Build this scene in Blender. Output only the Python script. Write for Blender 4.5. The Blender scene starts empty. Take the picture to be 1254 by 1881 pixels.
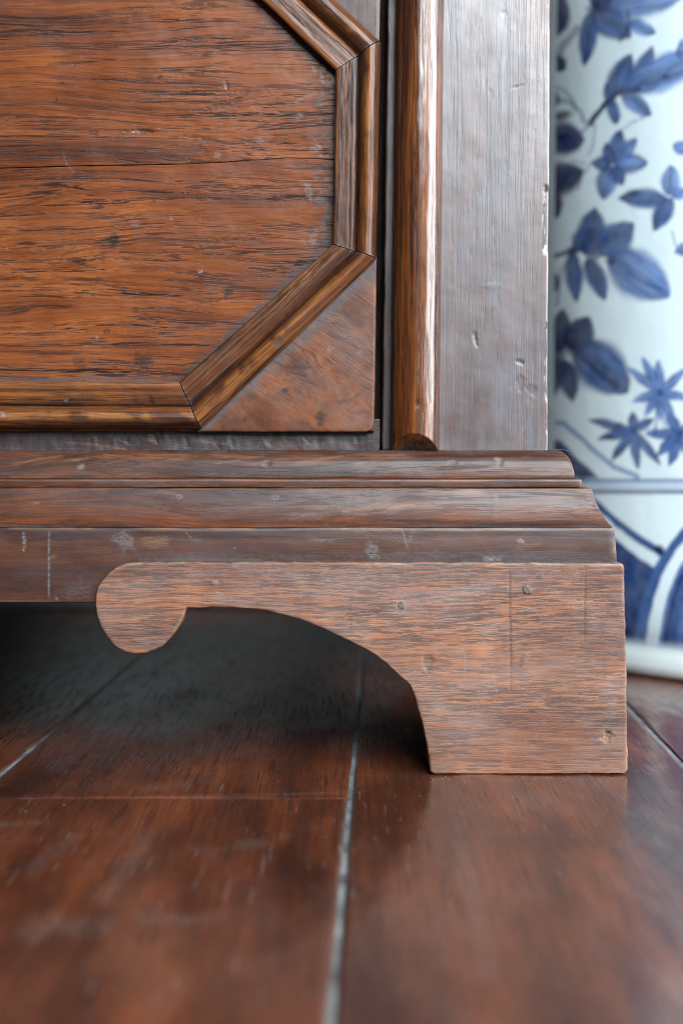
import bpy, bmesh, math, random
import numpy as np
from mathutils import Matrix, Vector
from mathutils.geometry import delaunay_2d_cdt

random.seed(7)
SC = bpy.context.scene
COL = SC.collection

# ------------------------------------------------------------------ camera
F_PX, CU, CV = 2612.5, 627.0, 940.5          # the photograph is 1254 x 1881
PITCH = math.radians(2.49)
CAM = np.array([0.0, -0.7535, 0.1722])       # the apron of the cabinet stands at y = 0
cam_d = bpy.data.cameras.new('camera')
cam = bpy.data.objects.new('camera', cam_d)
COL.objects.link(cam)
cam.location = CAM
cam.rotation_euler = (math.radians(90) - PITCH, 0, 0)
cam_d.sensor_fit = 'VERTICAL'
cam_d.sensor_height = 36.0
cam_d.sensor_width = 24.0
cam_d.lens = 36.0 * F_PX / 1881.0
cam_d.clip_start = 0.01
cam_d.clip_end = 50.0
cam_d.dof.use_dof = True
cam_d.dof.focus_distance = 0.768
cam_d.dof.aperture_fstop = 4.7
cam_d.dof.aperture_blades = 0
SC.camera = cam
SC.cycles.filter_width = 1.05

# ------------------------------------------------------------------ light
SC.view_settings.view_transform = 'Standard'
SC.view_settings.look = 'None'
SC.view_settings.exposure = 0.0
SC.view_settings.gamma = 1.0
world = bpy.data.worlds.new('World')
SC.world = world
world.use_nodes = True
bg = world.node_tree.nodes['Background']
bg.inputs['Color'].default_value = (0.80, 0.88, 1.0, 1)
bg.inputs['Strength'].default_value = 0.05


def area(name, loc, target, sx, sy, watts, colour, spread=180):
    l = bpy.data.lights.new(name, 'AREA')
    l.shape = 'RECTANGLE'
    l.size, l.size_y, l.energy, l.color = sx, sy, watts, colour
    l.spread = math.radians(spread)
    o = bpy.data.objects.new(name, l)
    COL.objects.link(o)
    o.location = loc
    o.rotation_euler = (Vector(target) - Vector(loc)).to_track_quat('-Z', 'Y').to_euler()
    return o


area('window_light', (1.60, -0.80, 0.80), (0.1, -0.25, 0.15), 1.5, 1.3, 122, (0.90, 0.96, 1.0))
area('far_window_light', (0.80, -2.4, 1.75), (0.1, 0.0, 0.1), 1.6, 1.6, 220, (0.89, 0.955, 1.0))
area('added_rear_lamp', (-0.55, 0.655, 0.40), (-0.10, 0.78, 0.03), 0.08, 0.10, .26, (0.86, 0.95, 1.0), 38)  # small lamp added in the gap behind the cabinet to brighten the wall there

# ------------------------------------------------------------------ maths
CP, SP = math.cos(PITCH), math.sin(PITCH)


def P(u, v, y):
    """world point on the plane Y = y that the photograph shows at pixel (u, v)"""
    u = np.asarray(u, float); v = np.asarray(v, float)
    dx = (u - CU) / F_PX
    dz = (CV - v) / F_PX
    dy = CP + SP * dz
    t = (y - CAM[1]) / dy
    return np.stack(np.broadcast_arrays(CAM[0] + t * dx, y + 0 * t, CAM[2] + t * (CP * dz - SP)), -1)


def PZ(u, v, z):
    """world point on the plane Z = z at pixel (u, v)"""
    dx = (u - CU) / F_PX; dz = (CV - v) / F_PX
    t = (z - CAM[2]) / (CP * dz - SP)
    return np.array([t * dx, CAM[1] + t * (CP + SP * dz), z])


def project(w):
    d = np.asarray(w) - CAM
    f = d[..., 1] * CP - d[..., 2] * SP
    r = d[..., 1] * SP + d[..., 2] * CP
    return CU + F_PX * d[..., 0] / f, CV - F_PX * r / f


def _h(ix, iy, s):
    n = (ix.astype(np.int64) * 374761393 + iy.astype(np.int64) * 668265263 + s * 1274126177) & 0x7fffffff
    n = ((n ^ (n >> 13)) * 1274126177) & 0x7fffffff
    return ((n ^ (n >> 16)) & 0xffff) / 65535.0


def vn(x, y=0.0, seed=1):
    x, y = np.broadcast_arrays(np.asarray(x, float), np.asarray(y, float))
    ix, iy = np.floor(x), np.floor(y)
    fx, fy = x - ix, y - iy
    fx, fy = fx * fx * (3 - 2 * fx), fy * fy * (3 - 2 * fy)
    a, b = _h(ix, iy, seed), _h(ix + 1, iy, seed)
    c, d = _h(ix, iy + 1, seed), _h(ix + 1, iy + 1, seed)
    return (a * (1 - fx) + b * fx) * (1 - fy) + (c * (1 - fx) + d * fx) * fy


def fbm(x, y=0.0, seed=1, o=4):
    r, a, t = 0, 1.0, 0
    x = np.asarray(x, float); y = np.asarray(y, float)
    for k in range(o):
        r = r + a * vn(x * 2 ** k, y * 2 ** k, seed + k * 17); t += a; a *= .5
    return r / t


def ss(a, b, x):
    t = np.clip((np.asarray(x, float) - a) / (b - a), 0, 1)
    return t * t * (3 - 2 * t)


# ------------------------------------------------------------------ materials
class NT:
    def __init__(s, name):
        s.m = bpy.data.materials.new(name); s.m.use_nodes = True
        s.t = s.m.node_tree
        s.b = s.t.nodes['Principled BSDF']
        s.tc = s.t.nodes.new('ShaderNodeTexCoord')
        oi = s.t.nodes.new('ShaderNodeObjectInfo')
        vm = s.t.nodes.new('ShaderNodeVectorMath'); vm.operation = 'MULTIPLY_ADD'
        s.t.links.new(oi.outputs['Random'], vm.inputs[0]); vm.inputs[1].default_value = (3.1, 2.3, 1.7)
        s.t.links.new(s.tc.outputs['Object'], vm.inputs[2])
        s.obj = vm.outputs[0]

    def put(s, sock, v):
        if hasattr(v, 'is_output') or isinstance(v, bpy.types.NodeSocket):
            s.t.links.new(v, sock)
        elif isinstance(v, (tuple, list)):
            v = tuple(v)
            sock.default_value = v + (1,) if (len(v) == 3 and sock.type == 'RGBA') else v
        else:
            sock.default_value = v

    def scale(s, vec, sc, loc=(0, 0, 0), rot=(0, 0, 0)):
        n = s.t.nodes.new('ShaderNodeMapping')
        s.put(n.inputs['Vector'], vec)
        n.inputs['Scale'].default_value = sc
        n.inputs['Location'].default_value = loc
        n.inputs['Rotation'].default_value = rot
        return n.outputs[0]

    def noise(s, vec, sc=1.0, detail=2.0, rough=.5, dist=0.0, col=False):
        n = s.t.nodes.new('ShaderNodeTexNoise')
        s.put(n.inputs['Vector'], vec)
        n.inputs['Scale'].default_value = sc
        n.inputs['Detail'].default_value = detail
        n.inputs['Roughness'].default_value = rough
        n.inputs['Distortion'].default_value = dist
        return n.outputs['Color' if col else 'Fac']

    def ramp(s, f, stops, interp='LINEAR'):
        n = s.t.nodes.new('ShaderNodeValToRGB')
        e = n.color_ramp.elements
        n.color_ramp.interpolation = interp
        while len(e) < len(stops):
            e.new(0.5)
        for el, (p, c) in zip(e, stops):
            el.position = p
            el.color = (c, c, c, 1) if not isinstance(c, (tuple, list)) else tuple(c) + (1,)
        s.put(n.inputs[0], f)
        return n.outputs[0]

    def mix(s, f, a, b, mode='MIX'):
        n = s.t.nodes.new('ShaderNodeMix'); n.data_type = 'RGBA'; n.blend_type = mode
        s.put(n.inputs[0], f); s.put(n.inputs[6], a); s.put(n.inputs[7], b)
        return n.outputs[2]

    def math(s, op, a, b=0.0, c=0.0, clamp=False):
        n = s.t.nodes.new('ShaderNodeMath'); n.operation = op; n.use_clamp = clamp
        s.put(n.inputs[0], a); s.put(n.inputs[1], b); s.put(n.inputs[2], c)
        return n.outputs[0]

    def vadd(s, a, b):
        n = s.t.nodes.new('ShaderNodeVectorMath'); n.operation = 'ADD'
        s.put(n.inputs[0], a); s.put(n.inputs[1], b)
        return n.outputs[0]

    def attr(s, name, col=False):
        n = s.t.nodes.new('ShaderNodeAttribute'); n.attribute_name = name
        return n.outputs['Color' if col else 'Fac']

    def bump(s, h, dist, strength=1.0, normal=None):
        n = s.t.nodes.new('ShaderNodeBump')
        s.put(n.inputs['Height'], h)
        n.inputs['Distance'].default_value = dist
        n.inputs['Strength'].default_value = strength
        if normal is not None:
            s.put(n.inputs['Normal'], normal)
        return n.outputs[0]


ALB = .39


def wood(name, light, mid, dark, pore_col=(.012, .009, .008), pores=.85, plen=60, pthin=1300, lines_=(16, 300), line_amt=.7, line_cut=.52,
         ring=70, ring_warp=.010, haze=.25, haze_col=(.17, .17, .19), rough=(.34, .52), bump=.00010, ray=0.0, spec=.5,
         blotch=.35, worn=(.42, .22, .11), wax=0.0, mottle=0.0, fib=.45, lump=.35, brk_cut=.40, porefill=.75):
    """brown oak or pine: X runs along the grain; rings, grain lines, pores, flecks, wax bloom and worn or stained spots"""
    sc = lambda c_, k_=ALB: tuple(q * k_ for q in c_)
    light, mid, dark, worn, haze_col, pore_col = sc(light), sc(mid), sc(dark), sc(worn), sc(haze_col, .62), sc(pore_col, .7)
    n = NT(name)
    big = n.noise(n.scale(n.obj, (5, 22, 22)), 1, 2, .5, col=True)
    w = n.t.nodes.new('ShaderNodeVectorMath'); w.operation = 'MULTIPLY_ADD'
    n.put(w.inputs[0], big); w.inputs[1].default_value = (0.0, ring_warp * 2, ring_warp * 2)
    w.inputs[2].default_value = (0, -ring_warp, -ring_warp)
    co = n.vadd(n.obj, w.outputs[0])
    med = n.noise(n.scale(n.obj, (40, 120, 120)), 1, 2, .5, col=True)
    w2 = n.t.nodes.new('ShaderNodeVectorMath'); w2.operation = 'MULTIPLY_ADD'
    n.put(w2.inputs[0], med); w2.inputs[1].default_value = (0.0, .0007, .0007); n.put(w2.inputs[2], co)
    co = w2.outputs[0]
    rings = n.noise(n.scale(co, (2.5, ring, ring)), 1, 3, .6, .6)
    rings2 = n.noise(n.scale(co, (7, ring * 4.3, ring * 4.3)), 1, 3, .65)
    fibre = n.noise(n.scale(co, (60, 1700, 1700)), 1, 2, .7)
    fib2 = n.noise(n.scale(co, (24, 640, 640), (5, 2, 8)), 1, 3, .7)
    c = n.ramp(rings, [(.32, dark), (.47, mid), (.62, light), (.74, mid)])
    c = n.mix(n.ramp(rings2, [(.42, 0.0), (.60, blotch)]), c, dark)
    c = n.mix(n.ramp(fib2, [(.36, fib), (.52, 0.0)]), c, dark)
    c = n.mix(n.ramp(fib2, [(.52, 0.0), (.68, fib * .8)]), c, light)
    c = n.mix(n.ramp(fibre, [(.36, fib), (.55, 0.0)]), c, n.mix(.7, c, dark))
    if mottle:
        mo = n.noise(n.obj, 75, 6, .68, .4)
        c = n.mix(n.ramp(mo, [(.40, mottle), (.52, 0.0)]), c, dark)
        c = n.mix(n.ramp(mo, [(.52, 0.0), (.64, mottle)]), c, light)
    # dark grain lines, broken up, and fine pores between them, gathered in bands
    ln = n.ramp(n.noise(n.scale(co, (lines_[0], lines_[1], lines_[1]), (2, 6, 1)), 1, 3, .6), [(line_cut, 0.0), (line_cut + .05, 1.0)])
    brk = n.ramp(n.noise(n.scale(co, (plen * 2.6, pthin, pthin), (1, 1, 5)), 1, 2, .6), [(brk_cut, 0.0), (brk_cut + .10, 1.0)])
    band = n.ramp(n.noise(n.scale(co, (6, ring * 1.6, ring * 1.6), (3, 1, 2)), 1, 2, .6), [(.40, .15), (.58, 1.0)])
    pore = n.ramp(n.noise(n.scale(co, (plen, pthin, pthin)), 1, 2, .6), [(.56, 0.0), (.61, 1.0)])
    pm = n.math('MAXIMUM', n.math('MULTIPLY', n.math('MULTIPLY', ln, brk), line_amt), n.math('MULTIPLY', pore, n.math('MULTIPLY', band, .85)))
    pm = n.math('MULTIPLY', pm, n.math('MULTIPLY_ADD', band, .5, .5))
    if ray > 0:
        rf = n.noise(n.scale(n.obj, (75, 10, 10), (11, 3, 7)), 1, 3, .6, .5)
        rm = n.ramp(rf, [(.56, 0.0), (.60, 1.0)])
        pm = n.math('MULTIPLY', pm, n.math('SUBTRACT', 1.0, n.math('MULTIPLY', rm, .85)))
        c = n.mix(n.math('MULTIPLY', rm, ray), c, light)
    pm = n.math('MULTIPLY', pm, pores, clamp=True)
    c = n.mix(pm, c, pore_col)
    # patchy reds and darker old polish
    tint = n.noise(n.obj, 19, 4, .65)
    c = n.mix(n.ramp(tint, [(.38, .60), (.58, 0.0)]), c, n.mix(.55, c, (dark[0] * 1.0, dark[1] * .7, dark[2] * .6)))
    # wax and dust bloom
    hz = n.noise(n.scale(n.obj, (16, 42, 42), (1, 9, 4)), 1, 6, .68, .4)
    hm = n.ramp(hz, [(.44, 0.0), (.70, haze)])
    if wax:
        hm = n.math('ADD', hm, wax, clamp=True)
    c = n.mix(n.math('MULTIPLY', hm, n.ramp(fib2, [(.3, 1.0), (.7, .45)])), c, haze_col)
    c = n.mix(n.math('MULTIPLY', n.math('MULTIPLY', n.attr('wear'), n.ramp(fib2, [(.36, .25), (.56, 1.0)])), .9, clamp=True), c, n.mix(n.ramp(fibre, [(.35, 0.0), (.6, 1.0)]), (worn[0] * .55, worn[1] * .5, worn[2] * .45), worn))
    c = n.mix(n.math('MULTIPLY', n.attr('dark'), n.ramp(n.noise(n.scale(n.obj, (300, 900, 900)), 1, 3, .7), [(.32, .25), (.55, 1.0)]), clamp=True), c, (.008, .0072, .0072))
    c = n.mix(n.math('MULTIPLY', n.attr('pale'), n.ramp(n.noise(n.scale(n.obj, (350, 1000, 1000)), 1, 4, .7), [(.40, .05), (.62, .85)]), clamp=True), c, (.15, .155, .165))
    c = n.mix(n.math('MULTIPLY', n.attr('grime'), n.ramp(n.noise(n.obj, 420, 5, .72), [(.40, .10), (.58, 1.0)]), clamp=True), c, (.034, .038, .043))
    n.put(n.b.inputs['Base Color'], c)
    rr = n.ramp(n.noise(n.scale(n.obj, (28, 75, 75)), 1, 5, .65), [(.3, rough[0]), (.7, rough[1])])
    rr = n.math('ADD', rr, n.math('MULTIPLY', pm, .12))
    rr = n.math('ADD', rr, n.math('MULTIPLY', n.attr('grime'), .12), clamp=True)
    n.put(n.b.inputs['Roughness'], rr)
    n.put(n.b.inputs['Specular IOR Level'], n.math('MULTIPLY', n.math('SUBTRACT', 1.0, n.math('MULTIPLY', pm, porefill)), spec))
    h = n.math('SUBTRACT', n.math('MULTIPLY', fib2, .5), n.math('MULTIPLY', pm, .9))
    h = n.math('ADD', h, n.math('MULTIPLY', n.noise(n.scale(n.obj, (60, 140, 140)), 1, 3, .55), lump))
    n.put(n.b.inputs['Normal'], n.bump(h, bump))
    return n.m


M = {}
M['panel'] = wood('oak_panel', (.50, .145, .034), (.33, .086, .021), (.10, .028, .011), ring=60, ring_warp=.012, haze=.05, rough=(.22, .36), spec=.26, plen=26, pthin=1300,
                  lines_=(9, 370), line_amt=1.0, line_cut=.53, blotch=.20, bump=.00007, pore_col=(.010, .009, .009), pores=.95)
M['corner'] = wood('oak_corner', (.36, .115, .034), (.20, .060, .021), (.085, .027, .014), pores=.55, ring=30, ring_warp=.03, haze=.30, rough=(.30, .44), mottle=.50, fib=.25, line_amt=.5, blotch=.2,
                   spec=.4, bump=.00005, plen=70, pthin=1000, lines_=(60, 500), line_cut=.55)
M['mould'] = wood('oak_moulding', (.46, .155, .036), (.19, .056, .016), (.042, .015, .008), plen=24, pthin=1500, ring=90, ring_warp=.004, haze=.08, rough=(.27, .40), blotch=.35, lines_=(9, 480), bump=.00004,
                  spec=.27, worn=(.66, .26, .065), line_amt=.95, pores=.92)
M['bead'] = wood('oak_bead', (.38, .115, .024), (.150, .040, .012), (.022, .008, .006), plen=22, pthin=1400, ring=75, ring_warp=.005, haze=.05, rough=(.15, .23), blotch=.45, spec=.6, lines_=(8, 420), bump=.00003, lump=.12,
                 line_amt=.95)
M['stile'] = wood('oak_stile', (.20, .094, .070), (.145, .068, .052), (.065, .036, .033), pores=.70, plen=15, pthin=1100, ring=45, ring_warp=.004, haze=.32, haze_col=(.16, .195, .27),
                  rough=(.33, .45), bump=.00007, wax=.03, porefill=.2, spec=.85, fib=.35, lines_=(5, 330), line_amt=.9, line_cut=.54, pore_col=(.055, .070, .090))  # bluish sheen off the open pores is put into their colour
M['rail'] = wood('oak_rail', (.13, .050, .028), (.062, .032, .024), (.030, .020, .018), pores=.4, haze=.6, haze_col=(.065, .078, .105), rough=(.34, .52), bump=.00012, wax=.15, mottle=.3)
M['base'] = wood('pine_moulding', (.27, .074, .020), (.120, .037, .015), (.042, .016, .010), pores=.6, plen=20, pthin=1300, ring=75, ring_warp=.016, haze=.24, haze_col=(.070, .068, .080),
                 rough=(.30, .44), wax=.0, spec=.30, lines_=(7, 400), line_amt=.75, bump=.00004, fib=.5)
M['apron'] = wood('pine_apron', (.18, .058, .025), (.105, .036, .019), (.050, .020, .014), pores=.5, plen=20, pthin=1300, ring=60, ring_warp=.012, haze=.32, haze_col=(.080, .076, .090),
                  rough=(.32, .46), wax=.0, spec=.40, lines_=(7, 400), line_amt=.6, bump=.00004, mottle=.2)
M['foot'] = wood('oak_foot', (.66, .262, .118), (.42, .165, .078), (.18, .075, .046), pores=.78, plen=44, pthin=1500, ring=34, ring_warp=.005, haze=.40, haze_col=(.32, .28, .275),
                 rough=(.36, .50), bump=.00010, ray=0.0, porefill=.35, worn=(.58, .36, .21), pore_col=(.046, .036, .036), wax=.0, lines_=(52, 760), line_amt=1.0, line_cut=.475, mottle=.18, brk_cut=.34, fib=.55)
M['inside'] = wood('rough_carcase_wood', (.10, .06, .04), (.07, .04, .026), (.04, .022, .016), haze=.1, rough=(.7, .9))


def floor_mat():
    n = NT('lacquered_floor_boards')
    big = n.noise(n.scale(n.obj, (7, 14, 14)), 1, 3, .55, col=True)
    w = n.t.nodes.new('ShaderNodeVectorMath'); w.operation = 'MULTIPLY_ADD'
    n.put(w.inputs[0], big); w.inputs[1].default_value = (.05, .05, 0); w.inputs[2].default_value = (-.025, -.025, 0)
    co = n.vadd(n.obj, w.outputs[0])
    r = n.noise(n.scale(co, (3.2, 26, 26)), 1, 3, .5, .3)
    c = n.ramp(r, [(.30, (.030, .0092, .006)), (.47, (.072, .0200, .0086)), (.62, (.115, .032, .0122)), (.75, (.074, .021, .0095))])
    fib = n.noise(n.scale(n.obj, (10, 520, 520)), 1, 4, .65)
    c = n.mix(n.ramp(fib, [(.38, .45), (.56, 0.0)]), c, (.020, .008, .006))
    blot = n.noise(n.scale(n.obj, (9, 22, 22), (3, 1, 0)), 1, 4, .55)
    c = n.mix(n.ramp(blot, [(.38, .55), (.58, 0.0)]), c, (.018, .007, .005))
    c = n.mix(n.ramp(blot, [(.56, 0.0), (.74, .30)]), c, (.085, .052, .046))
    dust = n.ramp(n.noise(n.scale(n.obj, (420, 900, 900), (2, 4, 0)), 1, 2, .5), [(.70, 0.0), (.76, .8)])
    por = n.ramp(n.noise(n.scale(n.obj, (22, 1200, 1200), (2, 4, 0)), 1, 3, .6), [(.56, 0.0), (.64, .7)])
    c = n.mix(por, c, (.012, .006, .005))
    scr = n.ramp(n.noise(n.scale(n.obj, (30, 900, 900), (4, 2, 0), (0, 0, .35)), 1, 2, .5), [(.69, 0.0), (.73, .6)])
    scr2 = n.ramp(n.noise(n.scale(n.obj, (900, 36, 36), (1, 7, 0), (0, 0, .2)), 1, 2, .5), [(.70, 0.0), (.74, .5)])
    c = n.mix(n.math('MAXIMUM', dust, n.math('MAXIMUM', scr, scr2)), c, (.12, .10, .095))
    c = n.mix(n.math('MULTIPLY', n.attr('pale'), n.ramp(n.noise(n.obj, 300, 5, .7), [(.38, .05), (.62, .9)]), clamp=True), c, (.12, .105, .100))
    n.put(n.b.inputs['Base Color'], c)
    n.put(n.b.inputs['Roughness'], n.math('ADD', n.ramp(n.noise(n.scale(n.obj, (14, 40, 40)), 1, 6, .7), [(.32, .11), (.7, .30)]), n.math('MULTIPLY', n.math('MAXIMUM', por, scr), .2)))
    n.b.inputs['Specular IOR Level'].default_value = .5
    h = n.math('ADD', n.noise(n.scale(co, (30, 60, 60)), 1, 3, .5), n.math('MULTIPLY', fib, .05))
    h = n.math('SUBTRACT', h, n.math('MULTIPLY', n.ramp(n.noise(n.scale(n.obj, (190, 260, 260)), 1, 2, .5), [(.64, 0.0), (.72, 1.0)]), .15))
    n.put(n.b.inputs['Normal'], n.bump(h, .00022))
    return n.m


M['floor'] = floor_mat()


def plain(name, col, rough, noise_amt=.3, sc=90, spec=.5, bump=0.0):
    n = NT(name)
    f = n.noise(n.obj, sc, 4, .6)
    d = tuple(x * (1 - noise_amt) for x in col)
    l = tuple(min(1, x * (1 + noise_amt)) for x in col)
    n.put(n.b.inputs['Base Color'], n.ramp(f, [(.3, d), (.7, l)]))
    n.b.inputs['Roughness'].default_value = rough
    n.b.inputs['Specular IOR Level'].default_value = spec
    if bump:
        n.put(n.b.inputs['Normal'], n.bump(f, bump))
    return n.m


M['filler'] = plain('grey_joint_filler', (.105, .118, .122), .36, .85, 45, .5, .0003)
M['wall'] = plain('painted_plaster', (.17, .185, .185), .7, .06, 30)
M['peg'] = plain('wooden_peg', (.085, .060, .050), .5, .35, 700, .3, .0002)
M['hole'] = plain('nail_rust', (.16, .075, .04), .7, .4, 900)
M['thread'] = plain('grey_lint', (.16, .145, .135), .9, .1)


def glaze():
    n = NT('painted_tin_glaze')
    c = n.attr('paint', True)
    f = n.noise(n.obj, 60, 5, .6)
    c = n.mix(n.ramp(f, [(.40, .0), (.7, .10)]), c, (.66, .74, .76))
    n.put(n.b.inputs['Base Color'], c)
    n.b.inputs['Roughness'].default_value = .22
    n.b.inputs['Specular IOR Level'].default_value = .45
    n.put(n.b.inputs['Normal'], n.bump(n.noise(n.obj, 22, 3, .5), .0012))
    return n.m


M['glaze'] = glaze()

# ------------------------------------------------------------------ mesh building
FRONT = Vector((0, -1, 0))
GH = Matrix(((1, 0, 0), (0, 0, -1), (0, 1, 0)))      # local x = +X, y = +Z, z = -Y  (grain level, facing the camera)
GV = Matrix(((0, -1, 0), (0, 0, -1), (1, 0, 0)))     # local x = +Z, y = -X, z = -Y (grain upright, facing the camera)
GF = Matrix(((0, -1, 0), (1, 0, 0), (0, 0, 1)))      # local x = +Y, y = -X, z = +Z  (floor board, grain away from camera)


def tag(o, label=None, cat=None, group=None, kind=None):
    for k, v in (('label', label), ('category', cat), ('group', group), ('kind', kind)):
        if v:
            o[k] = v
    return o


def empty(name, loc, label=None, cat=None, group=None, kind=None):
    o = bpy.data.objects.new(name, None); COL.objects.link(o); o.location = loc
    o.empty_display_size = .05
    return tag(o, label, cat, group, kind)


def put_parent(o, parent):
    if parent is not None:
        bpy.context.view_layer.update()
        o.parent = parent
        o.matrix_parent_inverse = parent.matrix_world.inverted()


def link(name, W, faces, mat, parent=None, frame=GH, attrs=None, sharp=38):
    """one mesh object from world points; its own origin and axes follow the grain"""
    W = np.asarray(W, float)
    c = (W.min(0) + W.max(0)) / 2
    R = np.array(frame)
    L = (W - c) @ R                       # world -> local
    me = bpy.data.meshes.new(name)
    me.from_pydata(L.tolist(), [], faces)
    me.polygons.foreach_set('use_smooth', np.ones(len(me.polygons), bool))
    if attrs:
        for k, a in attrs.items():
            if a.ndim == 1:
                if float(np.max(a)) <= 0:
                    continue
                at = me.attributes.new(k, 'FLOAT', 'POINT'); at.data.foreach_set('value', a.astype(np.float32))
            else:
                at = me.attributes.new(k, 'FLOAT_COLOR', 'POINT')
                at.data.foreach_set('color', np.c_[a, np.ones(len(a))].astype(np.float32).ravel())
    me.update()
    me.validate()
    me.set_sharp_from_angle(angle=math.radians(sharp))
    me.materials.append(mat)
    o = bpy.data.objects.new(name, me); COL.objects.link(o)
    o.matrix_world = Matrix.Translation(c) @ frame.to_4x4()
    put_parent(o, parent)
    return o


def grid_faces(ny, nx, off=0, flip=False):
    i = np.arange(ny - 1)[:, None] * nx + np.arange(nx - 1)[None, :] + off
    q = np.stack([i, i + nx, i + nx + 1, i + 1], -1).reshape(-1, 4)
    return (q[:, ::-1] if flip else q).tolist()


# ---- marks on the wood, each with a place, a size and a shape of its own (u, v, ru, rv, angle, kind, strength, height mm)
MARKS = []


def spot(u, v, ru, rv, kind, s=.8, ang=0, h=0.0):
    MARKS.append(('e', u, v, ru, rv, ang, kind, s, h))


def stroke(pts, wd, kind, s=.8, h=0.0):
    MARKS.append(('s', pts, wd, kind, s, h))


# door panel
spot(262, 240, 26, 5, 'dark', .9, 0, -.5); spot(254, 241, 14, 3, 'pale', .5)
spot(210, 440, 9, 12, 'dark', .9); spot(200, 446, 34, 6, 'dark', .35); spot(293, 142, 6, 4, 'dark', 1)
spot(115, 152, 4, 3, 'dark', .9); spot(172, 242, 12, 7, 'dark', .6); spot(150, 481, 12, 7, 'dark', .8)
spot(250, 568, 8, 5, 'dark', .6); spot(288, 592, 4, 3, 'dark', .9); spot(195, 609, 6, 4, 'dark', .7)
spot(420, 533, 10, 15, 'dark', .75, 30); spot(262, 664, 18, 14, 'dark', .75); spot(147, 668, 14, 14, 'dark', .5)
spot(398, 286, 7, 6, 'pale', .6); spot(478, 258, 7, 6, 'pale', .4); spot(248, 409, 9, 8, 'pale', .3); spot(314, 401, 3, 3, 'pale', .7)
spot(368, 498, 7, 4, 'pale', .9, -20); spot(178, 620, 3, 5, 'pale', .7, 30); spot(340, 354, 3, 2, 'pale', .8)
stroke([(116, 280), (122, 300), (138, 319)], 1.6, 'pale', .6); stroke([(415, 150), (418, 164)], 3, 'grime', .7, -.3)
stroke([(278, 372), (298, 360)], 3, 'dark', .6); stroke([(103, 190), (106, 178)], 3, 'dark', .6)
stroke([(0, 392), (70, 372), (118, 358), (70, 345), (40, 340)], 5, 'dark', .5)
stroke([(0, 386), (60, 366), (100, 356)], 3, 'dark', .4)
for (a, b, c_, d) in ((205, 172, 500, 170), (300, 136, 395, 130), (60, 112, 220, 106), (25, 470, 200, 452), (290, 438, 490, 444),
                      (320, 254, 400, 262), (350, 202, 500, 178), (150, 30, 330, 22), (20, 60, 160, 64), (300, 550, 480, 540), (60, 520, 300, 525)):
    for j in range(4):
        o = random.uniform(-9, 9); e = random.uniform(0, .5)
        stroke([(a + e * (c_ - a), b + o), ((a + c_) / 2 + 20 * e, (b + d) / 2 + o + random.uniform(-3, 3)), (c_ - random.uniform(0, .4) * (c_ - a), d + o)], random.uniform(1.5, 3.2), 'dark', random.uniform(.35, .7), -.12)
# rough torn grain and old wax along the right edge of the panel
for k in range(46):
    v = random.uniform(120, 450); u = 606 - abs(random.gauss(0, 22)) - 3
    spot(u, v, random.uniform(5, 16), random.uniform(1.5, 5), 'grime', random.uniform(.5, .9), random.uniform(-30, -5), random.choice((-.12, .06)))
for (u, v, a, b) in ((572, 440, 9, 14), (580, 430, 6, 8), (585, 368, 9, 8), (548, 215, 10, 6), (560, 180, 26, 4), (578, 275, 14, 8), (566, 356, 8, 16)):
    spot(u, v, a, b, 'pale', .45, -20, .05)
# corner piece
spot(588, 770, 9, 17, 'dark', .9); spot(524, 717, 8, 6, 'dark', .9); spot(552, 675, 28, 5, 'dark', .7); spot(557, 622, 4, 4, 'dark', .8)
spot(606, 640, 7, 7, 'pale', .55); spot(660, 650, 8, 3, 'pale', .5, 30); stroke([(610, 695), (622, 725), (628, 742)], 4, 'wear', .6)
spot(597, 665, 8, 9, 'dark', .4); spot(450, 768, 4, 5, 'dark', .7); stroke([(435, 740), (452, 764)], 4, 'wear', .5)
for k in range(14):
    spot(random.uniform(480, 680), random.uniform(560, 780), random.uniform(4, 14), random.uniform(2, 6), random.choice(('dark', 'grime')), random.uniform(.2, .5), random.uniform(-50, -10))
# moulding
spot(11, 763, 6, 6, 'pale', .6, 0, .3); spot(127, 736, 6, 3, 'pale', .6, -40); stroke([(278, 726), (288, 748)], 5, 'dark', .8); stroke([(250, 730), (258, 748)], 6, 'dark', .6)
spot(515, 633, 9, 5, 'grime', .8, -30, -.3)
# bead and stile
spot(764, 742, 5, 7, 'dark', .6, 0, -.3); spot(764, 688, 3, 4, 'dark', .6)
spot(872, 622, 4, 18, 'grime', .3, -14, -.25); spot(954, 665, 9, 5, 'dark', .8, 20, -.2); spot(956, 672, 4, 7, 'wear', .8)
spot(955, 706, 8, 18, 'dark', .3, 0, -.15); spot(975, 716, 12, 9, 'dark', .2, 40, -.12)
spot(925, 25, 6, 6, 'dark', .35, 0, -.1); spot(962, 156, 5, 3, 'grime', .6); stroke([(935, 163), (962, 156)], 2, 'grime', .7, -.2)
spot(850, 300, 12, 40, 'dark', .30); spot(830, 240, 10, 18, 'dark', .25, 25); spot(900, 525, 22, 5, 'grime', .3, 0, .05)
for k in range(34):
    u = random.uniform(822, 995); v = random.uniform(0, 800); l = random.uniform(20, 90)
    stroke([(u, v), (u + random.uniform(-3, 3), v + l / 2), (u + random.uniform(-4, 4), v + l)], random.uniform(1.2, 2.8), 'grime', random.uniform(.2, .6), -.05)
for k in range(16):
    u = random.choice((870, 905, 960, 985, 945)) + random.uniform(-8, 8); v = random.uniform(0, 480)
    spot(u, v, random.uniform(1.5, 3), random.uniform(6, 18), 'dark', random.uniform(.3, .6), 0, -.05)
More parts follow.
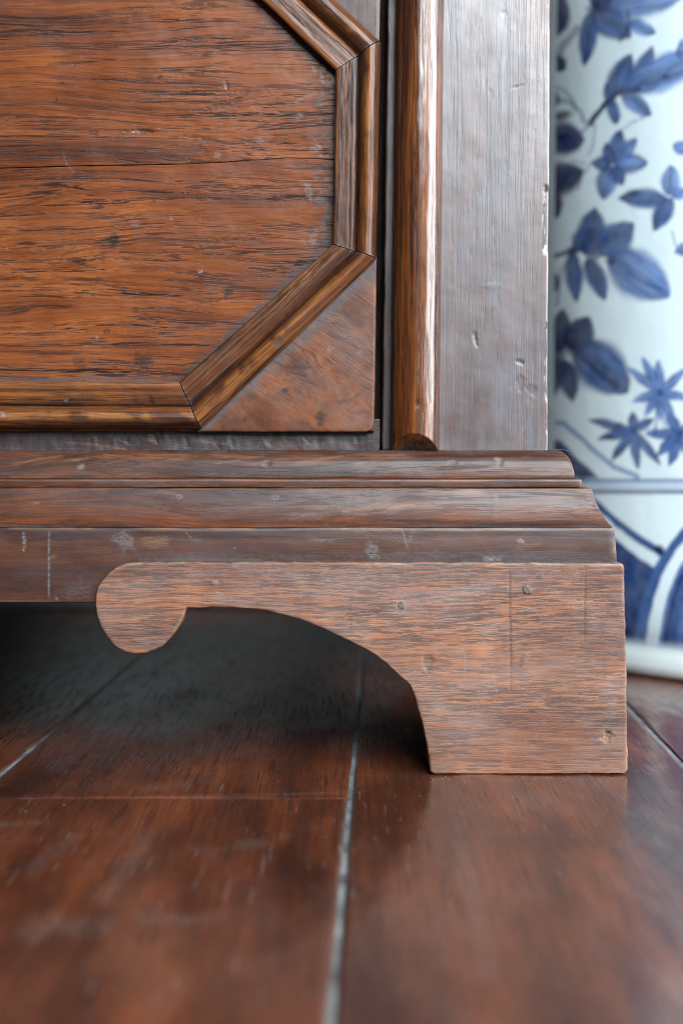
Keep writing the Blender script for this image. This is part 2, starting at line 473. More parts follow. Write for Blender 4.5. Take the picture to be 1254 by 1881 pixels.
# rail
for (u, v, w) in ((280, 812, 8), (290, 800, 5), (340, 815, 6), (395, 812, 7), (420, 818, 6), (487, 815, 6), (560, 815, 6), (650, 812, 5), (225, 812, 6)):
    j = random.uniform(-6, 8); stroke([(u - 3 + j, v - random.uniform(4, 14)), (u, v), (u + 4 - j, v + random.uniform(2, 12))], w * random.uniform(.6, 1.2), 'pale', random.uniform(.08, .25), .09); stroke([(u + 5 - j, v - 12), (u + 9, v + random.uniform(-2, 12))], random.uniform(3, 8), 'dark', .7, -.10)
for (u, v, l) in ((275, 808, 12), (160, 815, 45), (385, 812, 30), (200, 820, 30)):
    stroke([(u - l, v - 3), (u, v), (u + l, v + 5)], 3, 'wear', .5)
# base mouldings
spot(492, 851, 9, 6, 'dark', .6, -20, -.15); spot(148, 860, 8, 6, 'pale', .6, -20); spot(830, 851, 10, 5, 'dark', .5, 0, -.2); spot(918, 851, 5, 8, 'dark', .7, 20, -.2)
spot(913, 843, 6, 4, 'wear', .9); spot(800, 857, 30, 3, 'grime', .5); spot(505, 914, 9, 7, 'pale', .4); spot(330, 913, 8, 6, 'pale', .35)
spot(65, 924, 14, 4, 'pale', .35); spot(858, 904, 70, 4, 'wear', .5); spot(1075, 902, 20, 5, 'wear', .8); spot(560, 950, 50, 9, 'pale', .18); spot(550, 895, 40, 2, 'wear', .7)
spot(960, 917, 12, 9, 'dark', .3); stroke([(910, 905), (912, 950)], 6, 'pale', .25); stroke([(630, 939), (700, 930), (760, 928)], 7, 'wear', .45)
stroke([(0, 925), (120, 912), (300, 897)], 8, 'dark', .45); stroke([(0, 960), (100, 966), (300, 968)], 3, 'dark', .7)
stroke([(640, 948), (720, 955), (900, 962), (1100, 963)], 5, 'dark', .5)
for k in range(9):
    u = -20 + 90 * k + random.uniform(-20, 20)
    stroke([(u - 50, 852), (u, 843), (u + 40, 838)], 4, 'wear', random.uniform(.2, .5)); stroke([(u - 40, 845), (u + 10, 838)], 3, 'dark', .4)
# apron
stroke([(44, 978), (46, 1000), (42, 1012)], 3.4, 'pale', 1.0); stroke([(91, 975), (90, 1040), (91, 1100)], 1.6, 'pale', .7); spot(228, 995, 24, 16, 'pale', .45, 25); spot(240, 1005, 10, 8, 'pale', .4)
spot(282, 996, 32, 11, 'wear', .55); spot(683, 1012, 14, 20, 'pale', .5, -25); stroke([(738, 974), (748, 1005), (758, 976)], 3, 'pale', .45); spot(905, 1026, 20, 5, 'pale', .8)
spot(99, 1022, 7, 4, 'wear', .5, -30); stroke([(340, 975), (355, 993), (372, 994)], 2, 'pale', .4); spot(140, 1085, 30, 20, 'pale', .14); spot(965, 1004, 30, 6, 'wear', .35, -15)
stroke([(1021, 990), (1021, 998)], 3, 'pale', .6); stroke([(1060, 975), (1066, 984)], 2, 'pale', .5); stroke([(1105, 985), (1112, 972)], 2, 'pale', .4); spot(590, 992, 26, 3, 'pale', .4); spot(550, 990, 18, 4, 'dark', .5)
stroke([(100, 1098), (108, 1104)], 2, 'pale', .6)
spot(440, 1022, 240, 9, 'pale', .10); spot(800, 1020, 260, 9, 'pale', .12)
stroke([(255, 1028), (480, 1028)], 4, 'grime', .9); stroke([(480, 1030), (1130, 1031)], 2.5, 'grime', .7)
# foot
spot(735, 1112, 14, 12, 'pale', .6); spot(735, 1112, 6, 6, 'pale', .5); spot(900, 1155, 28, 8, 'pale', .4, -25); spot(395, 1072, 9, 6, 'pale', .6, 0, .3); stroke([(396, 1085), (404, 1096)], 3, 'pale', .6)
spot(880, 1085, 30, 18, 'pale', .25); stroke([(905, 1235), (912, 1270)], 2.4, 'pale', .6); stroke([(855, 1200), (852, 1240)], 2, 'pale', .5); spot(785, 1218, 10, 14, 'dark', .35, 0, -.4); spot(787, 1220, 5, 6, 'pale', .5)
stroke([(962, 1200), (956, 1225)], 5, 'dark', .6); spot(985, 1290, 20, 10, 'wear', .3); spot(860, 1330, 40, 26, 'pale', .16); spot(870, 1295, 20, 9, 'pale', .25)
stroke([(935, 1040), (938, 1270)], 2.2, 'dark', .55, -.2); stroke([(1074, 1040), (1072, 1180)], 2.2, 'dark', .5, -.2); stroke([(643, 1105), (646, 1170)], 2, 'dark', .4)
stroke([(1060, 1042), (1058, 1200)], 9, 'wear', .16); stroke([(830, 1040), (834, 1090)], 7, 'wear', .14); spot(555, 1065, 14, 24, 'wear', .22); spot(360, 1060, 28, 16, 'wear', .14); spot(690, 1140, 44, 22, 'wear', .12)
stroke([(955, 1150), (950, 1210)], 12, 'wear', .10); spot(1120, 1290, 14, 50, 'pale', .25); spot(1110, 1360, 34, 30, 'pale', .14); spot(1113, 1353, 8, 12, 'wear', .5, 0, -.5); spot(1115, 1347, 6, 4, 'dark', .9, 0, -.7)
spot(990, 1061, 7, 5, 'dark', .6); spot(966, 1205, 9, 7, 'pale', .3); stroke([(365, 1095), (470, 1108)], 5, 'pale', .25); spot(640, 1215, 12, 5, 'pale', .3)
stroke([(190, 1142), (240, 1138), (280, 1132)], 3.4, 'wear', .7); stroke([(220, 1150), (260, 1150)], 2.5, 'pale', .6); stroke([(235, 1176), (290, 1170)], 2.5, 'wear', .6); stroke([(230, 1160), (300, 1158)], 2.5, 'pale', .4)
for k in range(70):
    u = random.uniform(655, 1120); v = random.uniform(1045, 1410); l = random.uniform(14, 48)
    if u > 780 or v < 1180:
        stroke([(u, v), (u + l, v + random.uniform(-1.5, 1.5))], random.uniform(1.3, 2.4), random.choice(('dark', 'dark', 'pale')), random.uniform(.25, .55), -.10)
for k in range(60):
    u = random.uniform(1078, 1130); v = 1046 + k * 6 + random.uniform(-2, 2)
    stroke([(u - 22, v), (u + 20, v + random.uniform(-1.5, 1.5))], random.uniform(1.3, 2.2), 'dark', random.uniform(.25, .6), -.12)


def seg_d(u, v, a, b):
    du, dv = b[0] - a[0], b[1] - a[1]
    t = np.clip(((u - a[0]) * du + (v - a[1]) * dv) / (du * du + dv * dv + 1e-9), 0, 1)
    return np.hypot(u - a[0] - t * du, v - a[1] - t * dv), t


def apply_marks(W):
    """attributes and relief (m) at world points W that face the camera"""
    u, v = project(W)
    A = {k: np.zeros(len(W)) for k in ('dark', 'pale', 'wear', 'grime')}
    H = np.zeros(len(W))
    wob = 1 + .5 * (vn(u * .25, v * .25, 5) - .5) + .5 * (vn(u * .08, v * .08, 6) - .5)
    u0, u1, v0, v1 = u.min(), u.max(), v.min(), v.max()
    for m in MARKS:
        if m[0] == 'e':
            _, mu, mv, ru, rv, ang, kind, s, h = m
            R = max(ru, rv) * 1.7
            if mu + R < u0 or mu - R > u1 or mv + R < v0 or mv - R > v1:
                continue
            i = np.nonzero((abs(u - mu) < R) & (abs(v - mv) < R))[0]
            if not len(i):
                continue
            c, s_ = math.cos(math.radians(ang)), math.sin(math.radians(ang))
            du, dv = u[i] - mu, v[i] - mv
            a, b = du * c + dv * s_, -du * s_ + dv * c
            d = np.sqrt((a / ru) ** 2 + (b / rv) ** 2) * wob[i]
            f = 1 - ss(.55, 1.15, d)
            A[kind][i] = np.maximum(A[kind][i], f * s); H[i] += f * h * .001
        else:
            _, pts, wd, kind, s, h = m
            pu = [p[0] for p in pts]; pv = [p[1] for p in pts]
            i = np.nonzero((u > min(pu) - 2 * wd) & (u < max(pu) + 2 * wd) & (v > min(pv) - 2 * wd) & (v < max(pv) + 2 * wd))[0]
            if not len(i):
                continue
            L = len(pts) - 1
            best = np.full(len(i), 1e9); along = np.zeros(len(i))
            for k in range(L):
                d, t = seg_d(u[i], v[i], pts[k], pts[k + 1])
                n = d < best
                best = np.where(n, d, best); along = np.where(n, (k + t) / L, along)
            taper = .45 + .55 * np.sin(np.pi * np.clip(along, .02, .98))
            f = 1 - ss(.35, 1.1, best / (wd * taper) * wob[i])
            A[kind][i] = np.maximum(A[kind][i], f * s); H[i] += f * h * .001
    return A, H


def lines(a, b, lo, hi, step, coarse, edge):
    """grid lines from a to b: fine between lo and hi, with extra lines close to both ends"""
    n = [a + e for e in edge] + [b - e for e in edge]
    x = a
    while x < b:
        n.append(x)
        x += step if lo - coarse < x < hi else coarse
    n.append(b)
    n = np.unique(np.round(n, 3))
    return n[(n >= a) & (n <= b)]


def const(c):
    return lambda x: np.full(np.shape(x), float(c))


def interp(*pts):
    xs = [p[0] for p in pts]; ys = [p[1] for p in pts]
    return lambda x: np.interp(x, xs, ys)


def board(name, L, R, T, B, ub, vb, y, thick, mat, parent, frame=GH, r=.0012, step=2.3, wear=.5, relief=.00018, jag=.5, seed=1,
          grime=None, chips=(), warp=None, keep=None):
    """a flat board that faces the camera: L(v), R(v), T(u), B(u) are its four edges; eased and worn edges, marks, waviness"""
    px = .000289
    edge = [0, .25 * r / px, .6 * r / px, r / px, 1.6 * r / px]
    us = lines(ub[0], ub[1], -30, 1290, step, 42, edge)
    vs = lines(vb[0], vb[1], -30, 1450, step, 42, edge)
    s = (us - ub[0]) / (ub[1] - ub[0]); t = (vs - vb[0]) / (vb[1] - vb[0])
    S, T_ = np.meshgrid(s, t)
    U0 = L(vs)[:, None] + S * (R(vs) - L(vs))[:, None]
    V = T(U0) + T_ * (B(U0) - T(U0))
    ju = lambda q, sd: jag * ((fbm(q * .03, sd, seed + 3, 4) - .5) * 4)
    dl, dr = (us - ub[0])[None, :] + 0 * V, (ub[1] - us)[None, :] + 0 * V
    dt, db = (vs - vb[0])[:, None] + 0 * V, (vb[1] - vs)[:, None] + 0 * V
    fall = lambda d: np.exp(-(d / 14.0) ** 2)
    U = U0 + ju(V, 1.3) * fall(dl) + ju(V, 7.7) * fall(dr)
    V = V + ju(U0, 3.1) * fall(dt) + ju(U0, 9.4) * fall(db)
    d = np.minimum(np.minimum(dl, dr), np.minimum(dt, db)) * px
    rr = r * (.55 + .9 * fbm(U * .02, V * .02, seed + 9, 3))
    q = np.clip(rr - d, 0, None)
    sink = rr - np.sqrt(np.clip(rr * rr - q * q, 0, None))
    W = P(U, V, y)
    shp = U.shape
    A, H = apply_marks(W.reshape(-1, 3))
    H = H.reshape(shp) + relief * (fbm(U * .012, V * .012, seed + 21, 4) - .5) * 2
    if warp is not None:
        H = H + warp(U, V)
    for (cu0, cu1, cv0, cv1, dep) in chips:                       # splinters gone from an edge
        mask = ss(cv0, cv0 + 14, V) * (1 - ss(cv1 - 22, cv1, V)) * ss(cu0 - 1.5, cu0 + 1.5, U + 4 * (vn(V * .025, 0, 3) - .5))
        H = H - mask * dep
        A['dark'] = np.maximum(A['dark'], (mask * .8).ravel())
    W[..., 1] += sink - H
    ew = (1 - ss(.2 * r, 1.5 * r, d)) * ss(.38, .62, fbm(U * .03, V * .03, seed + 2, 3)) * wear
    A['wear'] = np.maximum(A['wear'], ew.ravel())
    if grime is not None:
        A['grime'] = np.maximum(A['grime'], grime(U, V).ravel())
    front = W.reshape(-1, 3)
    ny, nx = shp
    faces = grid_faces(ny, nx)
    loop = np.concatenate([np.arange(nx), np.arange(1, ny) * nx + nx - 1, (ny - 1) * nx + np.arange(nx - 2, -1, -1), np.arange(ny - 2, 0, -1) * nx])
    back = front[loop].copy(); back[:, 1] = y + thick
    n0 = len(front); k = len(loop)
    for j in range(k):
        a, b = int(loop[j]), int(loop[(j + 1) % k])
        faces.append([a, b, n0 + (j + 1) % k, n0 + j])
    faces.append([n0 + j for j in range(k)])
    z = np.zeros(k)
    A = {kk: np.concatenate([a, a[loop] * .6 if kk != 'wear' else a[loop]]) for kk, a in A.items()}
    return link(name, np.concatenate([front, back]), faces, mat, parent, frame, A)


def strip_moulding(name, ci, co, y, prof, mat, parent, ridge=(), seed=1, n=0):
    """door moulding: ci = inner edge (start, end), co = outer edge (start, end) in the photograph; prof = (across 0..1, height m)"""
    (ia, ib), (oa, ob) = [[np.array(p, float) for p in e] for e in (ci, co)]
    ln = np.linalg.norm(ib - ia)
    n = n or max(20, int(ln / 3.5))
    t = np.linspace(.9 / ln, 1 - .9 / ln, n)
    ps = np.array(prof)
    sv = np.interp(np.linspace(0, len(ps) - 1, (len(ps) - 1) * 3 + 1), range(len(ps)), ps[:, 0])
    hv = np.interp(np.linspace(0, len(ps) - 1, (len(ps) - 1) * 3 + 1), range(len(ps)), ps[:, 1])
    T, S = np.meshgrid(t, sv)
    I = ia + T[..., None] * (ib - ia); O = oa + T[..., None] * (ob - oa)
    uv = I + S[..., None] * (O - I)
    wob = (fbm(T * ln * .02, 0, seed, 3) - .5)
    side = (co[0][0] - ci[0][0], co[0][1] - ci[0][1])
    uv = uv + wob[..., None] * 1.6 * (np.array(side) / np.linalg.norm(side))
    W = P(uv[..., 0], uv[..., 1], y)
    h = hv[:, None] * (1 + .06 * (fbm(T * ln * .012, S * 2, seed + 5, 3) - .5))
    h = h + .00022 * (fbm(T * ln * .05, S * 9, seed + 8, 3) - .5)
    A, H = apply_marks(W.reshape(-1, 3))
    W[..., 1] -= h + H.reshape(h.shape)
    w = np.zeros(h.shape)
    for (s0, amt, wd_) in ridge:
        w = np.maximum(w, np.exp(-((S - s0) / wd_) ** 2) * amt * ss(.30, .56, fbm(T * ln * .03, S * 3, seed + 4, 3)))
    endw = np.maximum(np.exp(-(T * ln / 2.5) ** 2), np.exp(-((1 - T) * ln / 2.5) ** 2)) * .6
    A['pale'] = np.maximum(A['pale'], (endw * ss(.45, .6, fbm(S * 20, T * 3, seed + 6, 2))).ravel())
    A['wear'] = np.maximum(A['wear'], w.ravel())
    A['dark'] = np.maximum(A['dark'], (.8 * np.exp(-((S - .49) / .05) ** 2) * ss(.25, .6, fbm(T * ln * .02, S * 2, seed + 14, 3))).ravel())
    # ends close down to the door
    ny, nx = S.shape
    F = W.reshape(-1, 3)
    faces = grid_faces(ny, nx)
    e0 = F[np.arange(ny) * nx].copy(); e0[:, 1] = y
    e1 = F[np.arange(ny) * nx + nx - 1].copy(); e1[:, 1] = y
    b = len(F)
    for j in range(ny - 1):
        faces.append([j * nx, b + j, b + j + 1, (j + 1) * nx])
        faces.append([j * nx + nx - 1, (j + 1) * nx + nx - 1, b + ny + j + 1, b + ny + j])
    allv = np.concatenate([F, e0, e1])
    A = {k: np.concatenate([a, np.zeros(2 * ny)]) for k, a in A.items()}
    # orientation: is the winding facing the camera?
    f0 = faces[0]
    nrm = np.cross(allv[f0[1]] - allv[f0[0]], allv[f0[2]] - allv[f0[0]])
    if nrm[1] > 0:
        faces = [f[::-1] for f in faces]
    d = P(ib[0], ib[1], y) - P(ia[0], ia[1], y); d /= np.linalg.norm(d)
    x = Vector(d); z = Vector((0, -1, 0)); yv = z.cross(x)
    fr = Matrix((x, yv, z)).transposed()
    return link(name, allv, faces, mat, parent, fr, A, sharp=50)


def box(name, a, b, mat, parent=None, frame=GH, bevel=.0):
    bm = bmesh.new()
    bmesh.ops.create_cube(bm, size=1)
    a, b = np.minimum(a, b), np.maximum(a, b)
    for v in bm.verts:
        v.co = Vector([(a[i] + b[i]) / 2 + v.co[i] * (b[i] - a[i]) for i in range(3)])
    if bevel:
        bmesh.ops.bevel(bm, geom=bm.edges[:], offset=bevel, segments=2, affect='EDGES')
    bm.verts.ensure_lookup_table()
    W = [v.co[:] for v in bm.verts]; F = [[v.index for v in f.verts] for f in bm.faces]
    bm.free()
    return link(name, W, F, mat, parent, frame)


# ------------------------------------------------------------------ the floor
VPU = 700                      # the boards run to a point a little right of straight ahead
BOARD_DIR = np.array([(VPU - CU) / F_PX, 1.0])


def joint_x(k, y):
    """x of the k-th joint between floor boards at depth y"""
    u0 = {-1: -640, 0: 0, 1: 647, 2: 1274, 3: 1900}.get(k, 647 + (k - 1) * 630)
    p = PZ(u0, 1422, 0)
    return p[0] + (y - p[1]) * BOARD_DIR[0]


floor = empty('floor', (0, 0, 0), 'dark reddish brown polished floor boards under the cabinet', None, None, 'structure')
GAP = .00095
PALE_FLOOR = [((330, 1463), (640, 1456), 3, .45), ((40, 1462), (330, 1464), 3, .2), ((265, 1448), (345, 1440), 7, .35), ((0, 1515), (90, 1510), 6, .35),
              ((60, 1595), (130, 1545), 14, .3), ((190, 1650), (270, 1540), 20, .4), ((55, 1705), (200, 1695), 20, .35), ((260, 1690), (400, 1685), 14, .28),
              ((440, 1550), (480, 1547), 9, .35), ((350, 1560), (400, 1565), 9, .2), ((850, 1560), (890, 1780), 22, .3), ((970, 1640), (980, 1645), 16, .25),
              ((1190, 1268), (1206, 1270), 3, .4), ((1150, 1375), (1225, 1380), 3, .35), ((1100, 1440), (1140, 1470), 10, .2)]


def plank(x0, x1, y0, y1, seed):
    ys = np.unique(np.round(np.concatenate([[y0, y0 + .0006, y0 + .0015, y0 + .003], np.arange(y0 + .004, min(y1, .28), .0032), np.arange(.28, y1, .02), [y1 - .003, y1 - .0015, y1 - .0006, y1]]), 5))
    ys = ys[(ys >= y0) & (ys <= y1)]
    wd = .185
    e = [0, .0005, .0012, .0022, .004]
    xs = np.unique(np.round(np.concatenate([e, np.arange(.006, wd - .005, .0036), [wd - q for q in e]]), 5)) / wd
    S, Y = np.meshgrid(xs, ys)
    A0, A1 = x0(Y) + GAP, x1(Y) - GAP
    X = A0 + S * (A1 - A0) + .0004 * (fbm(Y * 40, 1, seed, 3) - .5) * (np.minimum(S, 1 - S) < .04)
    d = np.minimum(np.minimum(S, 1 - S) * wd, np.minimum(Y - y0, y1 - Y))
    r = .0022
    q = np.clip(r - d, 0, None)
    Z = -(r - np.sqrt(np.clip(r * r - q * q, 0, None))) * .8
    Z = Z + .0012 * (fbm(X * 22, Y * 9, seed + 1, 3) - .55) - .0004
    Z = Z + .0007 * (fbm(X * 70, Y * 30, seed + 2, 3) - .5)
    Z = np.minimum(Z, 0)
    W = np.stack([X, Y, Z], -1).reshape(-1, 3)
    u, v = project(W)
    pale = np.zeros(len(W))
    wob = fbm(u * .02, v * .06, 3, 4) * 1.2 + .4
    for (a, b, wdth, s) in PALE_FLOOR:
        dd, _ = seg_d(u, v, a, b)
        pale = np.maximum(pale, .8 * s * (1 - ss(.0, 1.5, dd / wdth * wob)))
    edge = (1 - ss(.0008, .003, np.minimum(S, 1 - S) * wd)) * ss(.35, .6, fbm(X * 60, Y * 14, seed + 4, 3)) * .55
    pale = np.maximum(pale, edge.ravel())
    ny, nx = S.shape
    faces = grid_faces(ny, nx, flip=True)
    loop = np.concatenate([np.arange(nx), np.arange(1, ny) * nx + nx - 1, (ny - 1) * nx + np.arange(nx - 2, -1, -1), np.arange(ny - 2, 0, -1) * nx])
    bk = W[loop].copy(); bk[:, 2] = -.02
    n0, k = len(W), len(loop)
    for j in range(k):
        faces.append([int(loop[(j + 1) % k]), int(loop[j]), n0 + j, n0 + (j + 1) % k])
    return link('floor_board', np.concatenate([W, bk]), faces, M['floor'], floor, GF, {'pale': np.concatenate([pale, pale[loop]])})


SEAM = PZ(400, 1464, 0)[1]
NEAR, FAR = -.62, .80
for k in range(-2, 5):
    j0 = (lambda kk: (lambda y: joint_x(kk, y)))(k)
    j1 = (lambda kk: (lambda y: joint_x(kk, y)))(k + 1)
    if k == 0:
        plank(j0, j1, NEAR, SEAM - .00012, 31); plank(j0, j1, SEAM + .00012, FAR, 32)
    else:
        plank(j0, j1, NEAR, FAR, 40 + k)
# dusty grey filler in the joints
for k in range(-1, 5):
    ys = np.linspace(NEAR, FAR, 240)
    xc = joint_x(k, ys)
    zz = -.0012 - .0005 * fbm(ys * 60, k, 5, 3)
    W = np.concatenate([np.stack([xc - GAP * 1.6, ys, zz], -1), np.stack([xc + GAP * 1.6, ys, zz - .0002], -1)])
    n = len(ys)
    tag(link('joint_filler', W, [[i, n + i, n + i + 1, i + 1] for i in range(n - 1)], M['filler'], floor, GF), None)
box('subfloor', (-1.6, NEAR, -.03), (1.6, FAR, -.021), M['inside'], floor)

# wall behind
wall = box('wall', (-1.6, .80, -.03), (1.6, .92, 1.5), M['wall']); tag(wall, 'pale painted wall behind the cabinet and the jar', None, None, 'structure')
box('skirting', (-1.6, .785, .0), (1.6, .7985, .11), M['wall'], wall, GH, .003)

# ------------------------------------------------------------------ the cabinet
cab = empty('cabinet', (0, .2, 0), 'old dark oak cabinet with octagonal door moulding and a shaped bracket foot', 'cabinet')
Y_ST, Y_RAIL, Y_DOOR, Y_PANEL, Y_CORNER, Y_FOOT = .031, .036, .0365, .0325, .0295, -.0035
MU, MV = -250.0, 280.0         # the octagon of the door mirrors about these
X_SIDE = float(P(1006, 800, Y_ST)[0])
X_MID = float(P(MU, 800, Y_ST)[0])
X_LEFT = 2 * X_MID - X_SIDE
TOP_Z = .95

# carcase
box('carcase_side', (X_SIDE - .018, Y_ST + .0225, .10), (X_SIDE - .001, .50, TOP_Z), M['inside'], cab, GV)
box('carcase_side', (X_LEFT + .001, Y_ST + .0225, .10), (X_LEFT + .018, .50, TOP_Z), M['inside'], cab, GV)
box('carcase_back', (X_LEFT, .501, .10), (X_SIDE, .512, TOP_Z), M['inside'], cab, GV)
box('carcase_bottom', (X_LEFT + .019, Y_ST + .0425, .101), (X_SIDE - .019, .499, .118), M['inside'], cab, GH)
box('carcase_top', (X_LEFT - .02, Y_ST - .02, TOP_Z + .001), (X_SIDE + .02, .52, TOP_Z + .03), M['stile'], cab, GH, .004)

# stile
VTOP = -1500
stile = board('stile', interp((VTOP, 816), (0, 806), (830, 800)), interp((VTOP, 1020), (0, 1010), (300, 1009), (600, 1006), (830, 1006)), const(VTOP), const(832),
              (803, 1007), (VTOP, 832), Y_ST, .022, M['stile'], cab, GV, r=.0013, wear=.45, jag=.3, relief=.0002, seed=11,
              chips=((999, 1012, 338, 470, .0013), (1001, 1012, 590, 742, .0011), (1004, 1012, 752, 800, .0010), (1006, 1012, 0, 60, .0006)),
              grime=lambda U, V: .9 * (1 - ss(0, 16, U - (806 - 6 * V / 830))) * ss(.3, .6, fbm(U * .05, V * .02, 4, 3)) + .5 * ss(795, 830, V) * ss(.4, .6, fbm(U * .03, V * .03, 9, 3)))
# inner edge strip of the stile, set back
inner = board('stile_edge', interp((VTOP, 722), (0, 712), (830, 701)), interp((VTOP, 740), (0, 730), (830, 722)), const(VTOP), const(827), (703, 722), (VTOP, 827),
              Y_ST + .004, .030, M['rail'], cab, GV, r=.0010, step=3, wear=.3, seed=12)


# half-round bead on the stile
def bead():
    vs = np.unique(np.concatenate([np.linspace(VTOP, -30, 30), np.arange(-30, 836, 3.0), np.arange(790, 835, .7)]))
    n = 64
    a = np.linspace(0, math.pi, n)
    prof = np.stack([np.cos(a), np.sin(a)], -1)            # across -1..1 (right to left), height 0..1
    cx = -prof[:, 0]
    hz = prof[:, 1] ** .95
    # small flat fillets on both sides
    V, C = np.meshgrid(vs, cx, indexing='ij')
    Hh = np.meshgrid(vs, hz, indexing='ij')[1]
    Lf = np.interp(V, [VTOP, 0, 834], [736, 727, 717]); Rt = np.interp(V, [VTOP, 0, 834], [825, 815, 806])
    U = (Lf + Rt) / 2 + C * (Rt - Lf) / 2 + 1.2 * (fbm(V * .012, 2, 7, 3) - .5)
    W = P(U, V, Y_ST)
    A, H = apply_marks(W.reshape(-1, 3))
    hh = .0125 * Hh * (1 + .05 * (fbm(V * .01, C * 1.5, 8, 3) - .5)) + .00025 * (fbm(V * .006, C * 6, 3, 3) - .5) + .0003
    # the lower end is sawn back to a flat slope
    flat = .0127 * (1 - .80 * np.clip((V - 797 - 6 * C) / 37.0, -1, 1)) + .00015 * (fbm(U * .1, V * .1, 4, 3) - .5)
    cutm = ((V > 780) & (flat < hh)).astype(float)
    hh = np.where(V > 780, np.minimum(hh, flat), hh)
    A['dark'] = np.maximum(A['dark'], (.55 * cutm * ss(.3, .6, fbm(U * .06, V * .06, 2, 3))).ravel())
    W[..., 1] -= hh + H.reshape(hh.shape)
    ny, nx = U.shape
    F = W.reshape(-1, 3)
    faces = grid_faces(ny, nx)
    e = F[(ny - 1) * nx:].copy(); e[:, 1] = Y_ST
    b = len(F)
    for j in range(nx - 1):
        faces.append([(ny - 1) * nx + j, b + j, b + j + 1, (ny - 1) * nx + j + 1])
    A = {k: np.concatenate([x, np.zeros(nx)]) for k, x in A.items()}
    return link('half_round_bead', np.concatenate([F, e]), faces, M['bead'], stile, GV, A, sharp=26)


bead()

# rail under the door
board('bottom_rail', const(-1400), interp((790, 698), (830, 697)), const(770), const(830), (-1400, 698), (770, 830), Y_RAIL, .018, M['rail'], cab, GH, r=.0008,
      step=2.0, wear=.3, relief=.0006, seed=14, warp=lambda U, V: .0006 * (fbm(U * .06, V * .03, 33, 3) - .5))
# dark closing strip behind the gap between door and stile
box('carcase_front', tuple(P(-1400, 826, Y_ST + .032)), tuple(P(735, -1500, Y_ST + .036)), M['inside'], cab, GV)

# door
dx0, dx1 = 2 * MU - 688, 690
door = box('door', tuple(P(dx0 + 4, 788, Y_DOOR)), tuple(P(687, -228 + 4, Y_DOOR + .022)), M['inside'], cab, GH)


def poly_d(U, V, pts):
    best = np.full(np.shape(U), 1e9)
    for a, b in zip(pts[:-1], pts[1:]):
        best = np.minimum(best, seg_d(U, V, a, b)[0])
    return best


INNER = [(478, 0), (617, 135), (612, 452), (333, 703), (-100, 703)]
crack = interp((-1190, 316), (0, 309), (135, 305), (230, 303.5), (300, 302), (345, 301), (400, 298.5), (450, 295), (500, 292), (530, 290), (560, 291), (612, 293), (690, 296))
crk = lambda u: np.interp(u, [-1190, 0, 330, 520, 560, 600, 690], [.9, .85, .6, .25, .2, .4, .4])


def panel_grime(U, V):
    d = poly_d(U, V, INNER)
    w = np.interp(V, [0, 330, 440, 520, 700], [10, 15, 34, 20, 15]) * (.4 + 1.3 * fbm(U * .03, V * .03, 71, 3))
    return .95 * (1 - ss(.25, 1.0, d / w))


sway = lambda U, V: .0009 * (fbm(U * .004, V * .009, 50, 2) - .5)
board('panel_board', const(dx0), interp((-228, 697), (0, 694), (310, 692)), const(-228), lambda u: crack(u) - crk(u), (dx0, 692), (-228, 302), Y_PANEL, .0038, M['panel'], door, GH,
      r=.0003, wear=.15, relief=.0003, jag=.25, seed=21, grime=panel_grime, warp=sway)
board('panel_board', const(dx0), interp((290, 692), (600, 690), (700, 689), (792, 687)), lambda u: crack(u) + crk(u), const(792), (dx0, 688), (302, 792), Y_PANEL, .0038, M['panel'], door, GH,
      r=.0003, wear=.15, relief=.0003, jag=.25, seed=22, grime=panel_grime, warp=sway)


